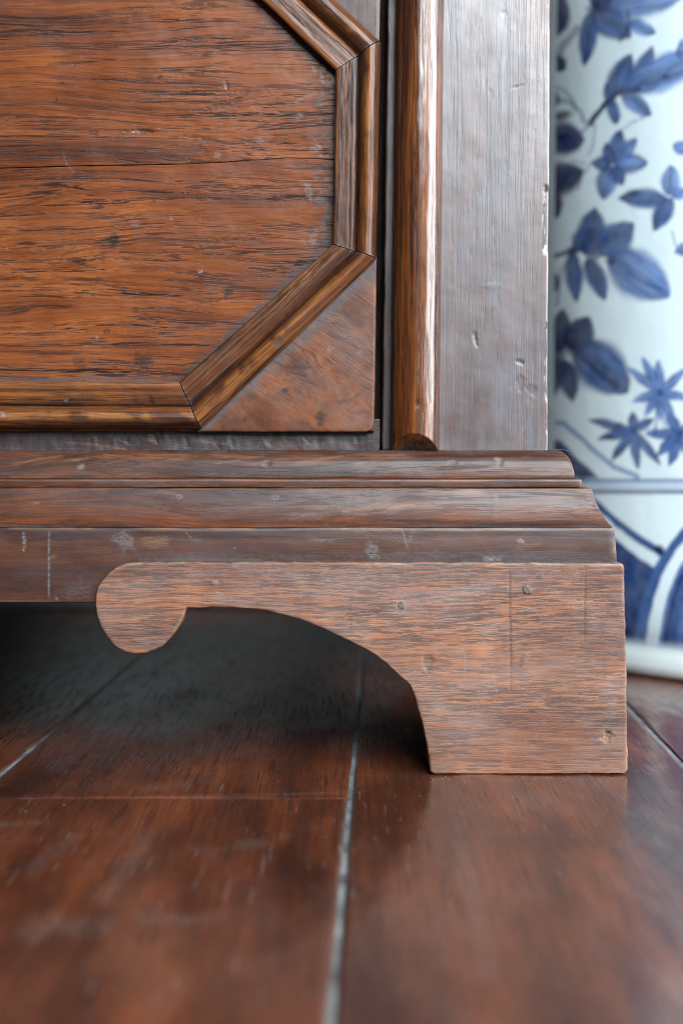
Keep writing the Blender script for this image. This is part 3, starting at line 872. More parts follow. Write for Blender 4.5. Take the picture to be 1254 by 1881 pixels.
def poly_slab(name, pts, y, thick, mat, parent, frame, r, spacing, rings, seed, wear=.5, relief=.0002, jag=.5, grime=None, ground=None, world=None):
    """a board of any outline facing the camera (outline in the photograph), with eased edges"""
    pts = np.array(pts, float)
    # resample outline
    out = []
    for a, b in zip(pts, np.roll(pts, -1, 0)):
        m = max(1, int(np.linalg.norm(b - a) / spacing))
        for k in range(m):
            out.append(a + (b - a) * k / m)
    O = np.array(out)
    tn = np.roll(O, -1, 0) - np.roll(O, 1, 0); tn /= np.linalg.norm(tn, axis=1)[:, None] + 1e-9
    area2 = np.sum(O[:, 0] * np.roll(O[:, 1], -1) - np.roll(O[:, 0], -1) * O[:, 1])
    nr = np.stack([-tn[:, 1], tn[:, 0]], -1) * (1 if area2 > 0 else -1)     # inward
    O = O + nr * (jag * 3 * (fbm(np.arange(len(O)) * .11, 2, seed, 4) - .5))[:, None]
    lo, hi = O.min(0), O.max(0)

    def inside(Q):
        c = np.zeros(len(Q), bool)
        for a, b in zip(O, np.roll(O, -1, 0)):
            k = ((a[1] > Q[:, 1]) != (b[1] > Q[:, 1]))
            if k.any():
                xi = (b[0] - a[0]) * (Q[:, 1] - a[1]) / (b[1] - a[1] + 1e-12) + a[0]
                c ^= k & (Q[:, 0] < xi)
        return c

    def dist(Q):
        best = np.full(len(Q), 1e9)
        for a, b in zip(O, np.roll(O, -1, 0)):
            best = np.minimum(best, seg_d(Q[:, 0], Q[:, 1], a, b)[0])
        return best
    cand = []
    for k in rings:
        q = O + nr * k
        q = q[inside(q)]
        cand.append(q[dist(q) > k * .93])
    gx, gy = np.meshgrid(np.arange(lo[0] + 1, hi[0], spacing), np.arange(lo[1] + 1, hi[1], spacing))
    g = np.stack([gx.ravel() + .37 * spacing * (np.arange(gx.size) // gx.shape[1] % 2), gy.ravel()], -1)
    g = g[inside(g)]
    g = g[dist(g) > rings[-1] + .6 * spacing]
    cand.append(g)
    Q = np.concatenate([O] + cand)
    n = len(O)
    v2, _, tri, *_ = delaunay_2d_cdt([Vector(p) for p in Q.tolist()], [(i, (i + 1) % n) for i in range(n)], [], 1, 1e-4)
    Q2 = np.array([v[:] for v in v2])
    d = dist(Q2); d[:n] = 0
    U, V = Q2[:, 0], Q2[:, 1]
    px = .000289
    rr = r * (.55 + .9 * fbm(U * .02, V * .02, seed + 9, 3))
    q = np.clip(rr - d * px, 0, None)
    sink = rr - np.sqrt(np.clip(rr * rr - q * q, 0, None))
    W = P(U, V, y)
    A, H = apply_marks(W)
    H = H + relief * (fbm(U * .012, V * .012, seed + 21, 4) - .5) * 2
    W[:, 1] += sink - H
    ew = (1 - ss(.3 * r / px, 2.0 * r / px, d)) * ss(.40, .62, fbm(U * .022, V * .022, seed + 2, 4)) * wear
    A['wear'] = np.maximum(A['wear'], ew)
    if grime is not None:
        A['grime'] = np.maximum(A['grime'], grime(U, V))
    faces = []
    for f in tri:
        a, b, c = [W[i] for i in f[:3]]
        nn = np.cross(b - a, c - a)
        faces.append(list(f) if nn[1] < 0 else list(f)[::-1])
    bk = W[:n].copy(); bk[:, 1] = y + thick
    m0 = len(W)
    side = []
    for j in range(n):
        side.append([j, (j + 1) % n, m0 + (j + 1) % n, m0 + j])
    side.append([m0 + j for j in range(n)])
    if area2 < 0:
        side = [s[::-1] for s in side]
    faces += side
    A = {k: np.concatenate([x, x[:n]]) for k, x in A.items()}
    Wt = np.concatenate([W, bk])
    if ground is not None:
        Wt[:, 2] = np.maximum(Wt[:, 2], ground)
    return link(name, Wt, faces, mat, parent, frame, A)


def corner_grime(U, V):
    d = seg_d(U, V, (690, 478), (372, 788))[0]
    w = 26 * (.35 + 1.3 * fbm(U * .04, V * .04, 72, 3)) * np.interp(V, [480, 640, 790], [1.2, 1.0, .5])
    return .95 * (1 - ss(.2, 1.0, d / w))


rd = math.radians
GD = Matrix.Rotation(rd(35), 3, 'Y') @ GH
cpts = [(692, 470), (690, 600), (688.5, 700), (687, 772), (686, 783), (681, 790), (672, 793), (560, 793.5), (360, 793)]
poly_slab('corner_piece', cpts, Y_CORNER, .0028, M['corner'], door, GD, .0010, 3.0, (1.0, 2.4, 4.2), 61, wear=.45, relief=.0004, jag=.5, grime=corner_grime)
upts = [(697, 90), (699, 0), (702, -228), (360, -228), (600, 0)]
poly_slab('corner_piece', upts, Y_CORNER, .0028, M['apron'], door, GV, .0010, 5.0, (1.5, 4.2), 62, wear=.45)
for src in (cpts, upts):
    poly_slab('corner_piece', [(2 * MU - a, b) for a, b in src][::-1], Y_CORNER, .0028, M['corner'], door, GD, .0010, 12.0, (1.5, 4.2), 63)

# mouldings of the octagon: (inner start, inner end), (outer start, outer end)
h0 = .0030
PROF = [(0.0, 0.0), (0.0, .0040 + h0), (.04, .0047 + h0), (.10, .0048 + h0), (.20, .0046 + h0), (.30, .0046 + h0), (.40, .0044 + h0), (.47, .0037 + h0), (.515, .0027 + h0), (.54, .0040 + h0),
        (.59, .0060 + h0), (.67, .0076 + h0), (.76, .0082 + h0), (.85, .0076 + h0), (.93, .0056 + h0), (.985, .0022 + h0), (1.0, 0.0)]
RID = ((.04, .4, .03), (.72, .75, .10))


def mir_u(p): return (2 * MU - p[0], p[1])


def mir_v(p): return (p[0], 2 * MV - p[1])


iTR, iBR, iBL = (617, 135), (612, 452), (333, 703)
oTR, oBR, oBL = (699, 81), (691, 478), (372, 788)
iTT, oTT = (333 + 2, -135), (375, -222)
strip_moulding('moulding', (iTR, iBR), (oTR, oBR), Y_PANEL, PROF, M['mould'], door, RID, 81)
strip_moulding('moulding', (iBR, iBL), (oBR, oBL), Y_PANEL, PROF, M['mould'], door, RID, 82)
strip_moulding('moulding', (mir_u(iBL), iBL), (mir_u(oBL), oBL), Y_PANEL, PROF, M['mould'], door, RID, 83)
strip_moulding('moulding', (iTT, iTR), (oTT, oTR), Y_PANEL, PROF, M['mould'], door, RID, 84)
strip_moulding('moulding', (mir_u(iTT), iTT), (mir_u(oTT), oTT), Y_PANEL, PROF, M['mould'], door, RID, 85, 60)
strip_moulding('moulding', (mir_u(iTR), mir_u(iBR)), (mir_u(oTR), mir_u(oBR)), Y_PANEL, PROF, M['mould'], door, RID, 86, 60)
strip_moulding('moulding', (mir_u(iBR), mir_u(iBL)), (mir_u(oBR), mir_u(oBL)), Y_PANEL, PROF, M['mould'], door, RID, 87, 60)
strip_moulding('moulding', (mir_u(iTT), mir_u(iTR)), (mir_u(oTT), mir_u(oTR)), Y_PANEL, PROF, M['mould'], door, RID, 88, 60)
# the plain upper part of the front and the left stile, outside the picture
box('upper_front', tuple(P(dx0, -236, Y_PANEL)), tuple(P(697, VTOP, Y_PANEL + .02)), M['panel'], cab, GH, .002)
box('left_stile', (X_LEFT, Y_ST, .118), (float(P(dx0 - 6, 0, Y_ST)[0]), Y_ST + .022, TOP_Z), M['stile'], cab, GV, .0013)


# ---- base mouldings: profile as seen at the right-hand end (u, v), mitred and returned along the side
def solve(u, v):
    y = 0.0
    for _ in range(12):
        p = P(u, v, y); o = p[0] - X_SIDE; y = Y_ST - o
    return o, p[2]


def base_run(name, prof, mat, seed, worn=(), grimy=(), chip=()):
    oz = np.array([solve(*p) for p in prof])
    k = 4
    idx = np.linspace(0, len(oz) - 1, (len(oz) - 1) * k + 1)
    o = np.interp(idx, range(len(oz)), oz[:, 0]); z = np.interp(idx, range(len(oz)), oz[:, 1])
    pv = np.interp(idx, range(len(oz)), [p[1] for p in prof])
    xs = np.unique(np.concatenate([np.arange(X_LEFT - .02, -.19, .02), np.arange(-.19, X_SIDE - .006, .0009)]))
    wx = X_SIDE - .005
    tail = np.array([0, .2, .4, .55, .7, .8, .88, .94, 1.0])
    X = np.concatenate([np.repeat(xs[None, :], len(o), 0), wx + tail[None, 1:] * (X_SIDE + o - wx)[:, None]], 1)
    wobx = fbm(X * 38, pv[:, None] * .03, seed, 3) - .5
    Y = Y_ST - o[:, None] - .0004 * wobx
    Z = z[:, None] + .0005 * (fbm(X * 18, 1.0, seed + 3, 3) - .5)
    rnd = np.exp(-((X_SIDE + o)[:, None] - X) / .0009)               # the mitre is softened by wear
    Y = Y + .0007 * rnd * (.5 + fbm(pv[:, None] * .09, 3, seed + 5, 3))
    W = np.stack([X, Y, Z], -1)
    A, H = apply_marks(W.reshape(-1, 3))
    W[..., 1] -= H.reshape(X.shape)
    u, v = project(W)
    wr = np.zeros(X.shape); gr = np.zeros(X.shape)
    for (v0, wd, amt) in worn:
        wr = np.maximum(wr, amt * np.exp(-((pv[:, None] - v0) / wd) ** 2) * ss(.36, .60, fbm(u * .014, v * .05, seed + 7, 4)))
    for (v0, wd, amt) in grimy:
        gr = np.maximum(gr, amt * np.exp(-((pv[:, None] - v0) / wd) ** 2) * ss(.25, .60, fbm(u * .014, v * .05, seed + 9, 4)))
    wr = np.maximum(wr, rnd * .8 * ss(.3, .6, fbm(u * .1, v * .07, seed + 1, 3)))
    A['wear'] = np.maximum(A['wear'], wr.ravel()); A['grime'] = np.maximum(A['grime'], gr.ravel())
    ny, nx = X.shape
    F = W.reshape(-1, 3)
    faces = grid_faces(ny, nx)
    # the return along the right-hand side
    ys = np.concatenate([[0, .001, .003, .008], np.linspace(.02, 1, 24)])
    c0 = W[:, -1, :]
    RX = np.repeat(c0[:, None, 0], len(ys), 1) + .0004 * (fbm(ys * 9, 4, seed + 2, 3) - .5)[None, :] * (ys > 0)
    RY = c0[:, None, 1] + ys[None, :] * (.50 - c0[:, None, 1])
    RZ = np.repeat(c0[:, None, 2], len(ys), 1)
    b = len(F)
    faces += grid_faces(ny, len(ys), b)
    F2 = np.stack([RX, RY, RZ], -1).reshape(-1, 3)
    # the back of the profile closes to the carcase
    e = len(F) + len(F2)
    top = F[:nx].copy(); top[:, 1] = Y_ST + .02; top[:, 0] = np.minimum(top[:, 0], X_SIDE - .0035)
    bot = F[(ny - 1) * nx:].copy(); bot[:, 1] = Y_ST + .02; bot[:, 0] = np.minimum(bot[:, 0], X_SIDE - .0035)
    for j in range(nx - 1):
        faces.append([e + j, j, j + 1, e + j + 1])
        faces.append([(ny - 1) * nx + j, e + nx + j, e + nx + j + 1, (ny - 1) * nx + j + 1])
    A = {kk: np.concatenate([a, np.zeros(len(F2) + 2 * nx)]) for kk, a in A.items()}
    return link(name, np.concatenate([F, F2, top, bot]), faces, mat, cab, GH, A, sharp=32)


base_run('rounded_moulding', [(1007, 827), (1020, 826.5), (1029, 828.5), (1037, 833), (1043, 839), (1048, 847), (1051, 856), (1053.5, 866), (1055, 874), (1055, 877),
                              (1053, 878), (1063, 879.2), (1067, 881), (1068, 884), (1068, 892), (1067, 894.5), (1060, 895.3)], M['base'], 101,
         worn=((838, 6, .45), (876.5, 1.2, .8), (893, 1.6, .7), (882, 1.5, .5)), grimy=((829, 4, .8), (872, 5, .55), (887, 5, .75)))
base_run('cove_moulding', [(1060, 895.4), (1080, 895.8), (1086, 897.5), (1088, 902), (1091, 912), (1095, 924), (1100, 935), (1106, 946), (1112, 955), (1118, 962), (1124, 967), (1124, 968.5)],
         M['base'], 102, worn=((897, 1.6, .55),), grimy=((904, 5, .35), (966, 3, .55)))
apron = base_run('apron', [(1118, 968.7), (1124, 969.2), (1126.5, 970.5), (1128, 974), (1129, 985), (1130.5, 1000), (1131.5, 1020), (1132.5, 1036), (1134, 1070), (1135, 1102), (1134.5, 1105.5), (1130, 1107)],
                 M['apron'], 103, worn=((970.5, 2.0, .9), (1105, 2, .5)), grimy=((975, 3, .3),))

# ---- bracket foot
FOOT = [(1128, 1034), (1138, 1034.5), (1144, 1037), (1146, 1044), (1147, 1100), (1149, 1200), (1151, 1300), (1152, 1400), (1151.5, 1414), (1147, 1421),
        (1100, 1422.5), (1000, 1424), (900, 1425), (800, 1424), (793, 1422), (790, 1416), (787, 1392), (783, 1368), (777, 1340), (770, 1310), (762, 1282), (756, 1266),
        (753, 1259), (745, 1251), (730, 1239), (712, 1222), (690, 1203), (665, 1190), (640, 1177), (610, 1163), (580, 1150), (550, 1138), (520, 1130), (490, 1122), (460, 1119),
        (430, 1117), (390, 1117), (343, 1117), (340, 1124), (336, 1136), (330, 1150), (321, 1164), (310, 1176), (298, 1187), (284, 1195), (266, 1201), (248, 1202), (228, 1198), (210, 1186),
        (196, 1170), (185, 1152), (178, 1132), (174.5, 1112), (175, 1095), (180, 1079), (188, 1066), (200, 1053), (215, 1043), (232, 1036), (252, 1033), (300, 1032.5)]
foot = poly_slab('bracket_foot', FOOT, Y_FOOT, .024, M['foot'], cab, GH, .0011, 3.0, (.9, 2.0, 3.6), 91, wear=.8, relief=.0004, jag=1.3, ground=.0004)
fx = float(P(1149, 1250, Y_FOOT)[0])


def side_foot(name, y0, y1, x):
    """return of the foot along the side, its inner edge cut to the same sweep"""
    n = 16
    zt = .111
    prof = [(y0, zt), (y1, zt), (y1, .086)]
    for k in range(n + 1):
        a = k / n * math.pi / 2
        prof.append((y1 - .02 - (y1 - y0 - .115) * math.sin(a), .086 - .080 * (1 - math.cos(a)) - .004))
    prof += [(y0 + .09, .0005), (y0, .0005)]
    W, F = [], []
    m = len(prof)
    for xx in (x, x - .023):
        W += [(xx, a, b) for a, b in prof]
    F.append(list(range(m))); F.append([m + j for j in range(m)][::-1])
    for j in range(m):
        F.append([j, m + j, m + (j + 1) % m, (j + 1) % m])
    return link(name, W, F, M['foot'], cab, Matrix(((0, 0, 1), (1, 0, 0), (0, 1, 0))), None)


side_foot('side_foot', Y_FOOT + .0245, .185, fx - .0012)
# rear foot and the left foot
def rear_foot(x, s):
    W, F = [], []
    pr = [(0, .104), (0, .0005), (-.06, .0005), (-.075, .04), (-.12, .075), (-.17, .085), (-.17, .104)]
    for yy in (.475, .497):
        W += [(x + s * a, yy, b) for a, b in pr]
    m = len(pr)
    F.append(list(range(m))); F.append([m + j for j in range(m)][::-1])
    for j in range(m):
        F.append([j, m + j, m + (j + 1) % m, (j + 1) % m])
    if s > 0:
        F = [f[::-1] for f in F]
    return link('rear_foot', W, F, M['inside'], cab, GH)


rear_foot(X_SIDE + .02, 1); rear_foot(X_LEFT - .02, -1)
lf = foot.copy(); COL.objects.link(lf)
wm = foot.matrix_world.copy()
lf.parent = None
lf.matrix_world = Matrix.Translation((2 * X_MID - wm.translation.x, wm.translation.y, wm.translation.z)) @ Matrix.Rotation(math.pi, 4, 'Z') @ wm.to_3x3().to_4x4()
# turned about the upright it would show its back: slide it so that the back stands flush with the apron
lf.location.y = Y_FOOT + .012
put_parent(lf, cab)


def peg(u, v, r_px, y, parent, h=.0005, seed=0):
    c = P(u, v, y)
    r = r_px * .000289
    W, F = [], []
    n = 16
    for (rr, hh) in ((1.05, -.0012), (1.0, h * .4), (.86, h * .95), (.5, h * 1.15), (0, h * 1.1)):
        for k in range(n if rr else 1):
            a = 2 * math.pi * k / n
            q = rr * r * (1 + .12 * math.sin(2 * a + seed) + .06 * math.sin(5 * a + 2 * seed))
            W.append((c[0] + q * math.cos(a), c[1] - hh - (.0001 * math.sin(a * 3 + seed) if rr else 0), c[2] + q * math.sin(a)))
    for i in range(3):
        for k in range(n):
            F.append([i * n + k, i * n + (k + 1) % n, (i + 1) * n + (k + 1) % n, (i + 1) * n + k])
    for k in range(n):
        F.append([3 * n + k, 3 * n + (k + 1) % n, 4 * n])
    return link('peg', W, F, M['peg'], parent, GH)


peg(953, 998, 9, -.0005, apron, .0002, 1); peg(433, 1012, 8, -.0006, apron, .0001, 2)
peg(968, 1083, 9, Y_FOOT, foot, .0007, 3); peg(737, 1112, 7, Y_FOOT, foot, .0002, 4)
peg(1112, 1356, 7, Y_FOOT, foot, -.0002, 5).data.materials[0] = M['hole']

# dust and grit on the floor round the foot
W, F = [], []
rg = random.Random(5)
for k in range(340):
    if k < 150:
        p = PZ(rg.uniform(770, 1165), 1423 + abs(rg.gauss(0, 7)) + 2, 0)
    else:
        p = PZ(rg.uniform(0, 1254), rg.uniform(1300, 1540), 0)
    r = rg.choice((.00010, .00013, .00017, .00024)); a0 = rg.uniform(0, 6.3); st = rg.uniform(1, 3.5)
    b = len(W)
    for q in range(3):
        W.append((p[0] + r * st * math.cos(a0 + q * 2.1), p[1] + r * math.sin(a0 + q * 2.1), .0001 - .0006))
    W.append((p[0], p[1], -.0006 + r * 1.6)); F += [[b, b + 1, b + 3], [b + 1, b + 2, b + 3], [b + 2, b, b + 3], [b + 2, b + 1, b]]
tag(link('dust', W, F, M['thread']), 'specks of pale dust on the dark floor boards around the foot', None, None, 'stuff')

# a wisp of lint on the end of the moulding
W, F = [], []
pts = [P(u, v, .012) for u, v in ((1016, 827), (1022, 825.2), (1030, 826), (1037, 826.5), (1042, 828), (1046, 831), (1047, 835), (1044, 836))]
for p in pts:
    for k in range(5):
        a = 2 * math.pi * k / 5
        W.append((p[0], p[1] + .00006 * math.cos(a), p[2] + .00006 * math.sin(a)))
for i in range(len(pts) - 1):
    for k in range(5):
        F.append([i * 5 + k, i * 5 + (k + 1) % 5, (i + 1) * 5 + (k + 1) % 5, (i + 1) * 5 + k])
lint = link('thread', W, F, M['thread'])
tag(lint, 'tiny pale wisp of lint caught on the end of the top base moulding', 'thread')

# ------------------------------------------------------------------ the painted jar
JX, JY, JR = .428, .485, .262


def jar_mesh():
    prof = [(.02, .004), (.236, .004), (.240, .0), (.252, .0), (.2555, .003), (.2565, .009), (.2570, .0185), (.2560, .0225), (.2565, .0255)]
    zs = list(np.linspace(.03, .62, 440)) + list(np.linspace(.63, .70, 10))
    for z in zs:
        r = JR - .0050 * math.exp(-(z - .03) / .012) + .012 * math.sin(min(1, z / .7) * math.pi) * .3
        prof.append((r, z))
    prof += [(.25, .74), (.22, .775), (.17, .80), (.13, .815), (.125, .85), (.135, .865), (.128, .868), (.118, .85), (.118, .80)]
    prof = np.array(prof)
    fine = np.radians(np.linspace(185, 275, 420))
    rest = np.radians(np.linspace(275, 545, 150))[1:-1]
    th = np.concatenate([fine, rest])
    R, T = np.meshgrid(prof[:, 0], th, indexing='ij'); Zz = np.meshgrid(prof[:, 1], th, indexing='ij')[0]
    W = np.stack([JX + R * np.cos(T), JY + R * np.sin(T), Zz], -1)
    ny, nx = R.shape
    # the painted scheme repeats around the jar every 66 degrees
    Tm = np.degrees(T)
    per = 66.0
    Tp = np.radians((Tm - 196.0) % per + 196.0)
    u, v = project(np.stack([JX + R * np.cos(Tp), JY + R * np.sin(Tp), Zz], -1))
    return W, u, v, Zz, ny, nx


DEEP, DARK, MID, LITE, PALE = (.008, .014, .060), (.018, .036, .125), (.032, .082, .240), (.088, .180, .420), (.30, .42, .66)
PAINT = []


def leaf(b, t, w, tone=MID, vein=True, tip=True):
    PAINT.append(('leaf', b, t, w, tone, vein, tip))


def brush(pts, w, tone, a=.9):
    PAINT.append(('brush', pts, w, tone, a))


def blob(u, v, ru, rv, tone, a=.9, ang=0):
    PAINT.append(('blob', u, v, ru, rv, tone, a, ang))


# top spray
leaf((1085, 8), (1270, -18), 52, LITE); leaf((1086, 20), (1158, 68), 40, MID); leaf((1085, 20), (1073, 122), 24, MID); leaf((1090, 14), (1120, -40), 34, DARK)
blob(1095, 16, 26, 10, DEEP, .75); brush([(1152, 22), (1154, 50), (1138, 74)], 5, DARK, .6); leaf((1014, 70), (1030, -10), 34, DARK); brush([(1058, 52), (1030, 90), (1010, 130)], 7, DARK, .5)
# second spray
leaf((1120, 178), (1158, 98), 30, MID); leaf((1158, 168), (1199, 84), 24, MID); leaf((1148, 165), (1300, 95), 46, LITE); leaf((1240, 100), (1290, 86), 36, LITE)
leaf((1140, 170), (1196, 212), 24, LITE); leaf((1120, 182), (1131, 230), 18, MID); leaf((1122, 195), (1112, 150), 14, MID)
brush([(1116, 184), (1098, 205), (1082, 228)], 5.5, DEEP, .95); brush([(1124, 178), (1145, 166), (1172, 164)], 6, DEEP, .8); brush([(1150, 162), (1205, 150), (1260, 128)], 3, MID, .7); blob(1220, 140, 6, 5, DEEP, .9)
# flower behind the stile
brush([(1010, 158), (1035, 165), (1050, 182), (1056, 200)], 3.5, MID, .5); brush([(1010, 180), (1045, 188), (1066, 205), (1072, 224)], 5, MID, .55)
leaf((1005, 185), (1026, 175), 22, DEEP); blob(1030, 212, 26, 11, DEEP, .85, -12); blob(1034, 262, 36, 22, DARK, .9, 5); leaf((1000, 250), (1074, 258), 44, DARK); leaf((1000, 340), (1070, 312), 44, DARK)
blob(1022, 330, 34, 24, DARK, .85, -20); leaf((1006, 345), (1024, 400), 28, DEEP); brush([(1080, 232), (1092, 228), (1090, 262), (1080, 285)], 2.5, LITE, .5); brush([(1074, 300), (1052, 296)], 3, LITE, .5)
blob(1030, 252, 14, 8, DEEP, .5); blob(1030, 345, 20, 7, DEEP, .6, -20)
# star flower
leaf((1122, 302), (1141, 238), 24, MID); leaf((1124, 298), (1170, 254), 22, LITE); leaf((1126, 302), (1190, 298), 28, LITE); leaf((1120, 305), (1106, 367), 28, LITE); leaf((1124, 305), (1144, 340), 22, MID)
leaf((1122, 300), (1086, 300), 20, MID); blob(1122, 296, 12, 11, DARK, .6); leaf((1120, 298), (1112, 262), 18, MID); blob(1122, 294, 5, 4, LITE, .7)
# trio
leaf((1226, 366), (1134, 364), 26, MID); blob(1160, 354, 14, 9, DEEP, .7, -8); leaf((1230, 360), (1231, 302), 26, LITE); leaf((1232, 362), (1200, 424), 26, MID); leaf((1232, 360), (1262, 350), 18, LITE); leaf((1262, 280), (1236, 262), 20, LITE)
# big spray
leaf((1078, 472), (1092, 380), 40, MID); leaf((1100, 468), (1162, 410), 44, MID); leaf((1118, 468), (1230, 546), 62, LITE); leaf((1050, 462), (1058, 556), 24, MID); leaf((1078, 472), (1112, 552), 26, MID)
leaf((1056, 462), (1084, 420), 30, MID); blob(1052, 460, 13, 10, DEEP, .9); blob(1094, 470, 12, 10, DEEP, .75); blob(1120, 480, 12, 8, DEEP, .65, 10); brush([(1008, 476), (1030, 467), (1050, 461)], 5, DARK, .85)
blob(1088, 432, 7, 14, DARK, .7, 20); blob(1130, 436, 8, 9, DARK, .5, 40); leaf((1270, 452), (1238, 465), 18, LITE); brush([(1150, 500), (1185, 520), (1215, 532)], 4, MID, .7)
# dark spray beside the stile
leaf((1022, 650), (1034, 566), 30, DARK); leaf((1046, 645), (1082, 580), 40, DARK); leaf((1056, 632), (1154, 722), 64, MID); leaf((1036, 660), (1052, 738), 26, DARK); leaf((1014, 650), (1006, 740), 34, DARK)
blob(1020, 665, 24, 52, DARK, .85); blob(1052, 640, 24, 20, DEEP, .7); blob(1128, 706, 14, 12, DEEP, .65, 35); blob(1012, 630, 12, 16, DEEP, .8); brush([(1070, 660), (1105, 690), (1132, 710)], 4, DARK, .7)
# bristly sprigs


def sprig(c, tips, w, tone):
    for t in tips:
        leaf(c, t, w, tone, False, False)
    blob(c[0], c[1], 8, 9, DARK, .8)


sprig((1212, 720), [(1150, 674), (1178, 654), (1208, 660), (1262, 676), (1160, 738), (1184, 764), (1238, 775), (1268, 734), (1212, 772)], 13, LITE)
sprig((1163, 792), [(1080, 770), (1096, 806), (1122, 846), (1170, 862), (1212, 854), (1160, 755), (1200, 768)], 13, MID)
sprig((1248, 796), [(1186, 798), (1228, 858), (1205, 838), (1222, 756), (1284, 770), (1280, 858)], 15, MID)
blob(1136, 782, 9, 8, DARK, .6, 50); blob(1200, 795, 20, 10, LITE, .6); blob(1226, 770, 16, 20, LITE, .5)
# hill below
brush([(1082, 228), (1060, 250), (1040, 258)], 3, MID, .6); brush([(1086, 300), (1070, 320), (1060, 350)], 2.5, MID, .5); brush([(1140, 240), (1160, 225), (1185, 212)], 2.5, MID, .45)
brush([(1232, 424), (1240, 450), (1254, 470)], 2.5, MID, .5); brush([(1050, 461), (1030, 500), (1022, 560)], 3, DARK, .5); brush([(1212, 735), (1206, 760), (1200, 800)], 3, MID, .6)
leaf((1150, 40), (1205, 62), 20, LITE); leaf((1035, 130), (1012, 100), 22, DARK); leaf((1016, 500), (1006, 545), 22, DARK)
brush([(1000, 772), (1035, 778), (1062, 800), (1090, 828), (1125, 856), (1170, 876)], 5, LITE, .75)
PAINT.append(('poly', [(990, 800), (1030, 808), (1065, 845), (1105, 880), (990, 882)], DARK, .95))


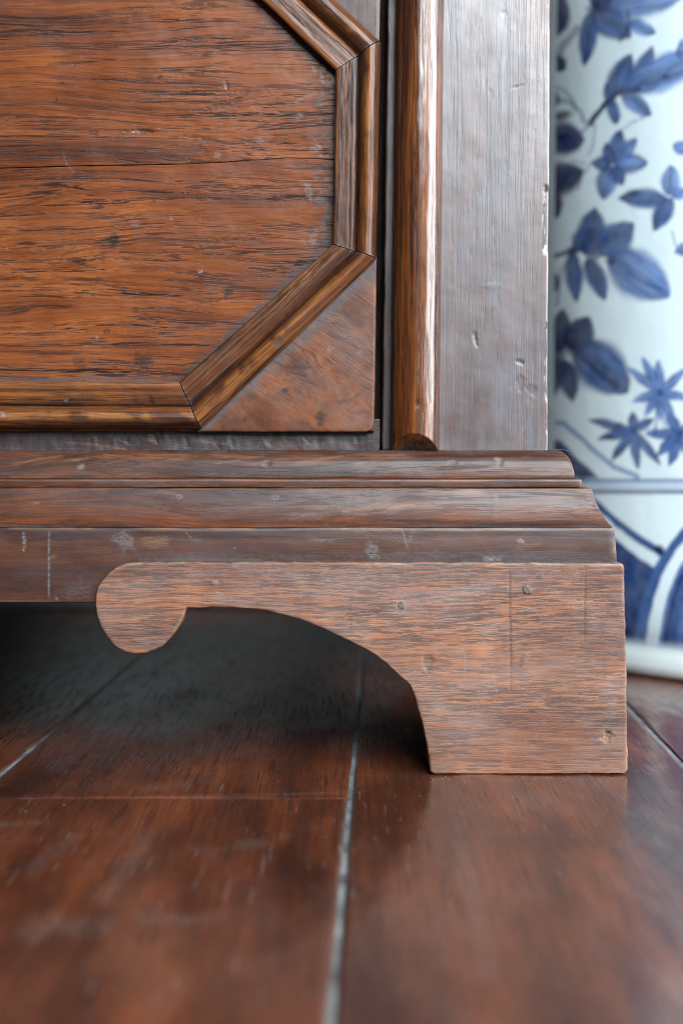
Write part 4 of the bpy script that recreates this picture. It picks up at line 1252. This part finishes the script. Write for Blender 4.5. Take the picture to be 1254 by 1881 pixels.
def jar():
    W, u, v, Z, ny, nx = jar_mesh()
    C = np.empty(u.shape + (3,)); C[:] = (.71, .865, .92)
    n1 = fbm(u * .03, v * .03, 5, 4)
    n2 = fbm(u * .11, v * .11, 6, 3)
    uu = u + 3.0 * (vn(u * .07, v * .07, 8) - .5); vv = v + 3.0 * (vn(u * .07, v * .07, 9) - .5)

    def lay(mask, tone, a=1.0):
        nonlocal C
        m = np.clip(mask * a, 0, 1)[..., None]
        C = C * (1 - m) + np.array(tone) * m

    def mixc(a, b, f):
        return np.array(a) * (1 - f)[..., None] + np.array(b) * f[..., None]
    for p in PAINT:
        if p[0] == 'leaf':
            _, b, t, w, tone, vein, tip = p
            dx, dy = t[0] - b[0], t[1] - b[1]; L = math.hypot(dx, dy)
            a = ((uu - b[0]) * dx + (vv - b[1]) * dy) / L ** 2
            c = (-(uu - b[0]) * dy + (vv - b[1]) * dx) / L
            aa = np.clip(a, 0, 1)
            hw = w * .76 * np.sin(np.pi * aa ** .85) ** .75 + .4
            d = np.abs(c) / hw
            ins = (1 - ss(.66, 1.16, d)) * ss(-.03, .03, a) * (1 - ss(.97, 1.03, a))
            st = fbm(a * 2.2 + c * .02 + b[0], c * .16 + b[1], 77, 4)              # strokes of the brush run along the leaf
            sh = np.clip(st * 1.9 - .55, 0, 1)
            col = mixc(np.array(tone) * .62, np.minimum(np.array(tone) * 1.7, .75), sh)
            rim = ss(.70, 1.0, d) * (fbm(a * 5, d, 78, 2) > .42)
            col = col * (1 - .35 * rim[..., None])
            if vein:
                col = col * (1 - .40 * ((1 - ss(.0, .20, d)) * ss(.35, .6, fbm(a * 4 + b[0], 1.0, 79, 2)))[..., None] * (aa < .85)[..., None])
            if tip:
                tm = ss(.68, .95, aa) * .75 * ss(.3, .6, fbm(c * .1, a * 2 + t[0], 80, 3)) + .55 * (1 - ss(.0, .42, aa)) * ss(.25, .55, st)
                col = col * (1 - tm)[..., None] + np.array(DARK) * tm[..., None]
            m = (ins * (.88 + .12 * n1))[..., None]
            C = C * (1 - m) + col * m
        elif p[0] == 'brush':
            _, pts, w, tone, al = p
            best = np.full(u.shape, 1e9)
            for a, b in zip(pts[:-1], pts[1:]):
                best = np.minimum(best, seg_d(uu, vv, a, b)[0])
            lay(1 - ss(.7, 1.15, best / w), tone, al)
        elif p[0] == 'blob':
            _, a, b, ru, rv, tone, al, ang = p
            c, s = math.cos(math.radians(ang)), math.sin(math.radians(ang))
            x, y = uu - a, vv - b
            lay(1 - ss(.4, 1.15, np.hypot((x * c + y * s) / ru, (-x * s + y * c) / rv)), tone, al)
        elif p[0] == 'poly':
            _, pts, tone, al = p
            ins = np.zeros(u.shape, bool); dd = np.full(u.shape, 1e9)
            for a, b in zip(pts, pts[1:] + pts[:1]):
                k = (a[1] > vv) != (b[1] > vv)
                ins ^= k & (uu < (b[0] - a[0]) * (vv - a[1]) / (b[1] - a[1] + 1e-9) + a[0])
                dd = np.minimum(dd, seg_d(uu, vv, a, b)[0])
            lay(np.where(ins, ss(-1, 5, dd), 0), tone, al)
    # double line and the lappets below it, by height on the jar
    lay(np.exp(-((v - 883) / 3.6) ** 2), MID, .9); lay(np.exp(-((v - 893) / 6) ** 2), PALE, .55); lay(np.exp(-((v - 903.5) / 4.4) ** 2), DARK, .92)
    low = v > 909
    Cw = C.copy()
    base = np.empty_like(C); base[:] = (.70, .85, .90)
    # left lappet: a broad dark field with a white and a blue edge
    def sd(a, b):      # signed distance to a line, positive below / right
        dx, dy = b[0] - a[0], b[1] - a[1]; L = math.hypot(dx, dy)
        return ((uu - a[0]) * -dy + (vv - a[1]) * dx) / L
    e1 = sd((1100, 926), (1214, 1012)) - 5 * np.sin((uu - 1090) / 40.0)
    strk = fbm(uu * .05 + vv * .02, vv * .012, 41, 4)
    field = mixc(DARK, MID, np.clip(strk * 1.7 - .55, 0, 1))
    right = np.interp(vv, [900, 960, 1000, 1030, 1060, 1100, 1150, 1200], [1300, 1262, 1228, 1207, 1192, 1178, 1167, 1160]) # left edge of the right lappet
    L2 = base.copy()
    def put(Q, m, col):
        m = np.clip(m, 0, 1)[..., None]
        return Q * (1 - m) + np.array(col) * m
    L2 = put(L2, ss(-6, -2, e1) * (1 - ss(8, 11, e1)), MID)
    L2 = put(L2, ss(27, 32, e1), field)
    dr = uu - right
    L2 = put(L2, ss(-2, 2, dr), mixc(MID, LITE, np.clip(strk * 1.4 - .3, 0, 1)))
    L2 = put(L2, ss(20, 24, dr) * (1 - ss(44, 48, dr)), (.70, .85, .90))
    L2 = put(L2, ss(46, 50, dr), mixc(MID, LITE, np.clip(np.sin(dr * .16) * .5 + .3 + .5 * (strk - .5), 0, 1)))
    L2 = put(L2, ss(52, 56, dr) * (1 - ss(60, 64, dr)), DARK)
    L2 = put(L2, (1 - ss(6, 12, np.hypot(uu - 1210, vv - 1010))) * .9, DEEP)
    L2 = put(L2, ss(1110, 1190, vv) * ss(-20, -2, -np.abs(dr + 14)) * .6, DEEP)
    C = np.where(low[..., None], L2, C)
    # foot ring
    fr = 1 - ss(.0245, .0275, Z)
    ring = np.empty_like(C); ring[:] = (.70, .80, .81)
    ring = put(ring, np.exp(-((Z - .0135) / .0022) ** 2) * .75, (.20, .30, .40))
    ring = put(ring, np.exp(-((Z - .0245) / .0020) ** 2) * .7, (.24, .34, .44))
    ring = put(ring, 1 - ss(.001, .004, Z), (.30, .27, .22))
    C = C * (1 - fr[..., None]) + ring * fr[..., None]
    up = ss(.42, .46, Z)[..., None]
    i = np.arange(ny - 1)[:, None] * nx + np.arange(nx)[None, :]
    j = np.arange(ny - 1)[:, None] * nx + (np.arange(nx)[None, :] + 1) % nx
    q = np.stack([i, j, j + nx, i + nx], -1).reshape(-1, 4).tolist()
    return link('painted_jar', W.reshape(-1, 3), q, M['glaze'], None, Matrix.Identity(3), {'paint': C.reshape(-1, 3)}, sharp=60)


tag(jar(), 'large white ceramic jar painted with blue leaves beside the cabinet', 'jar')
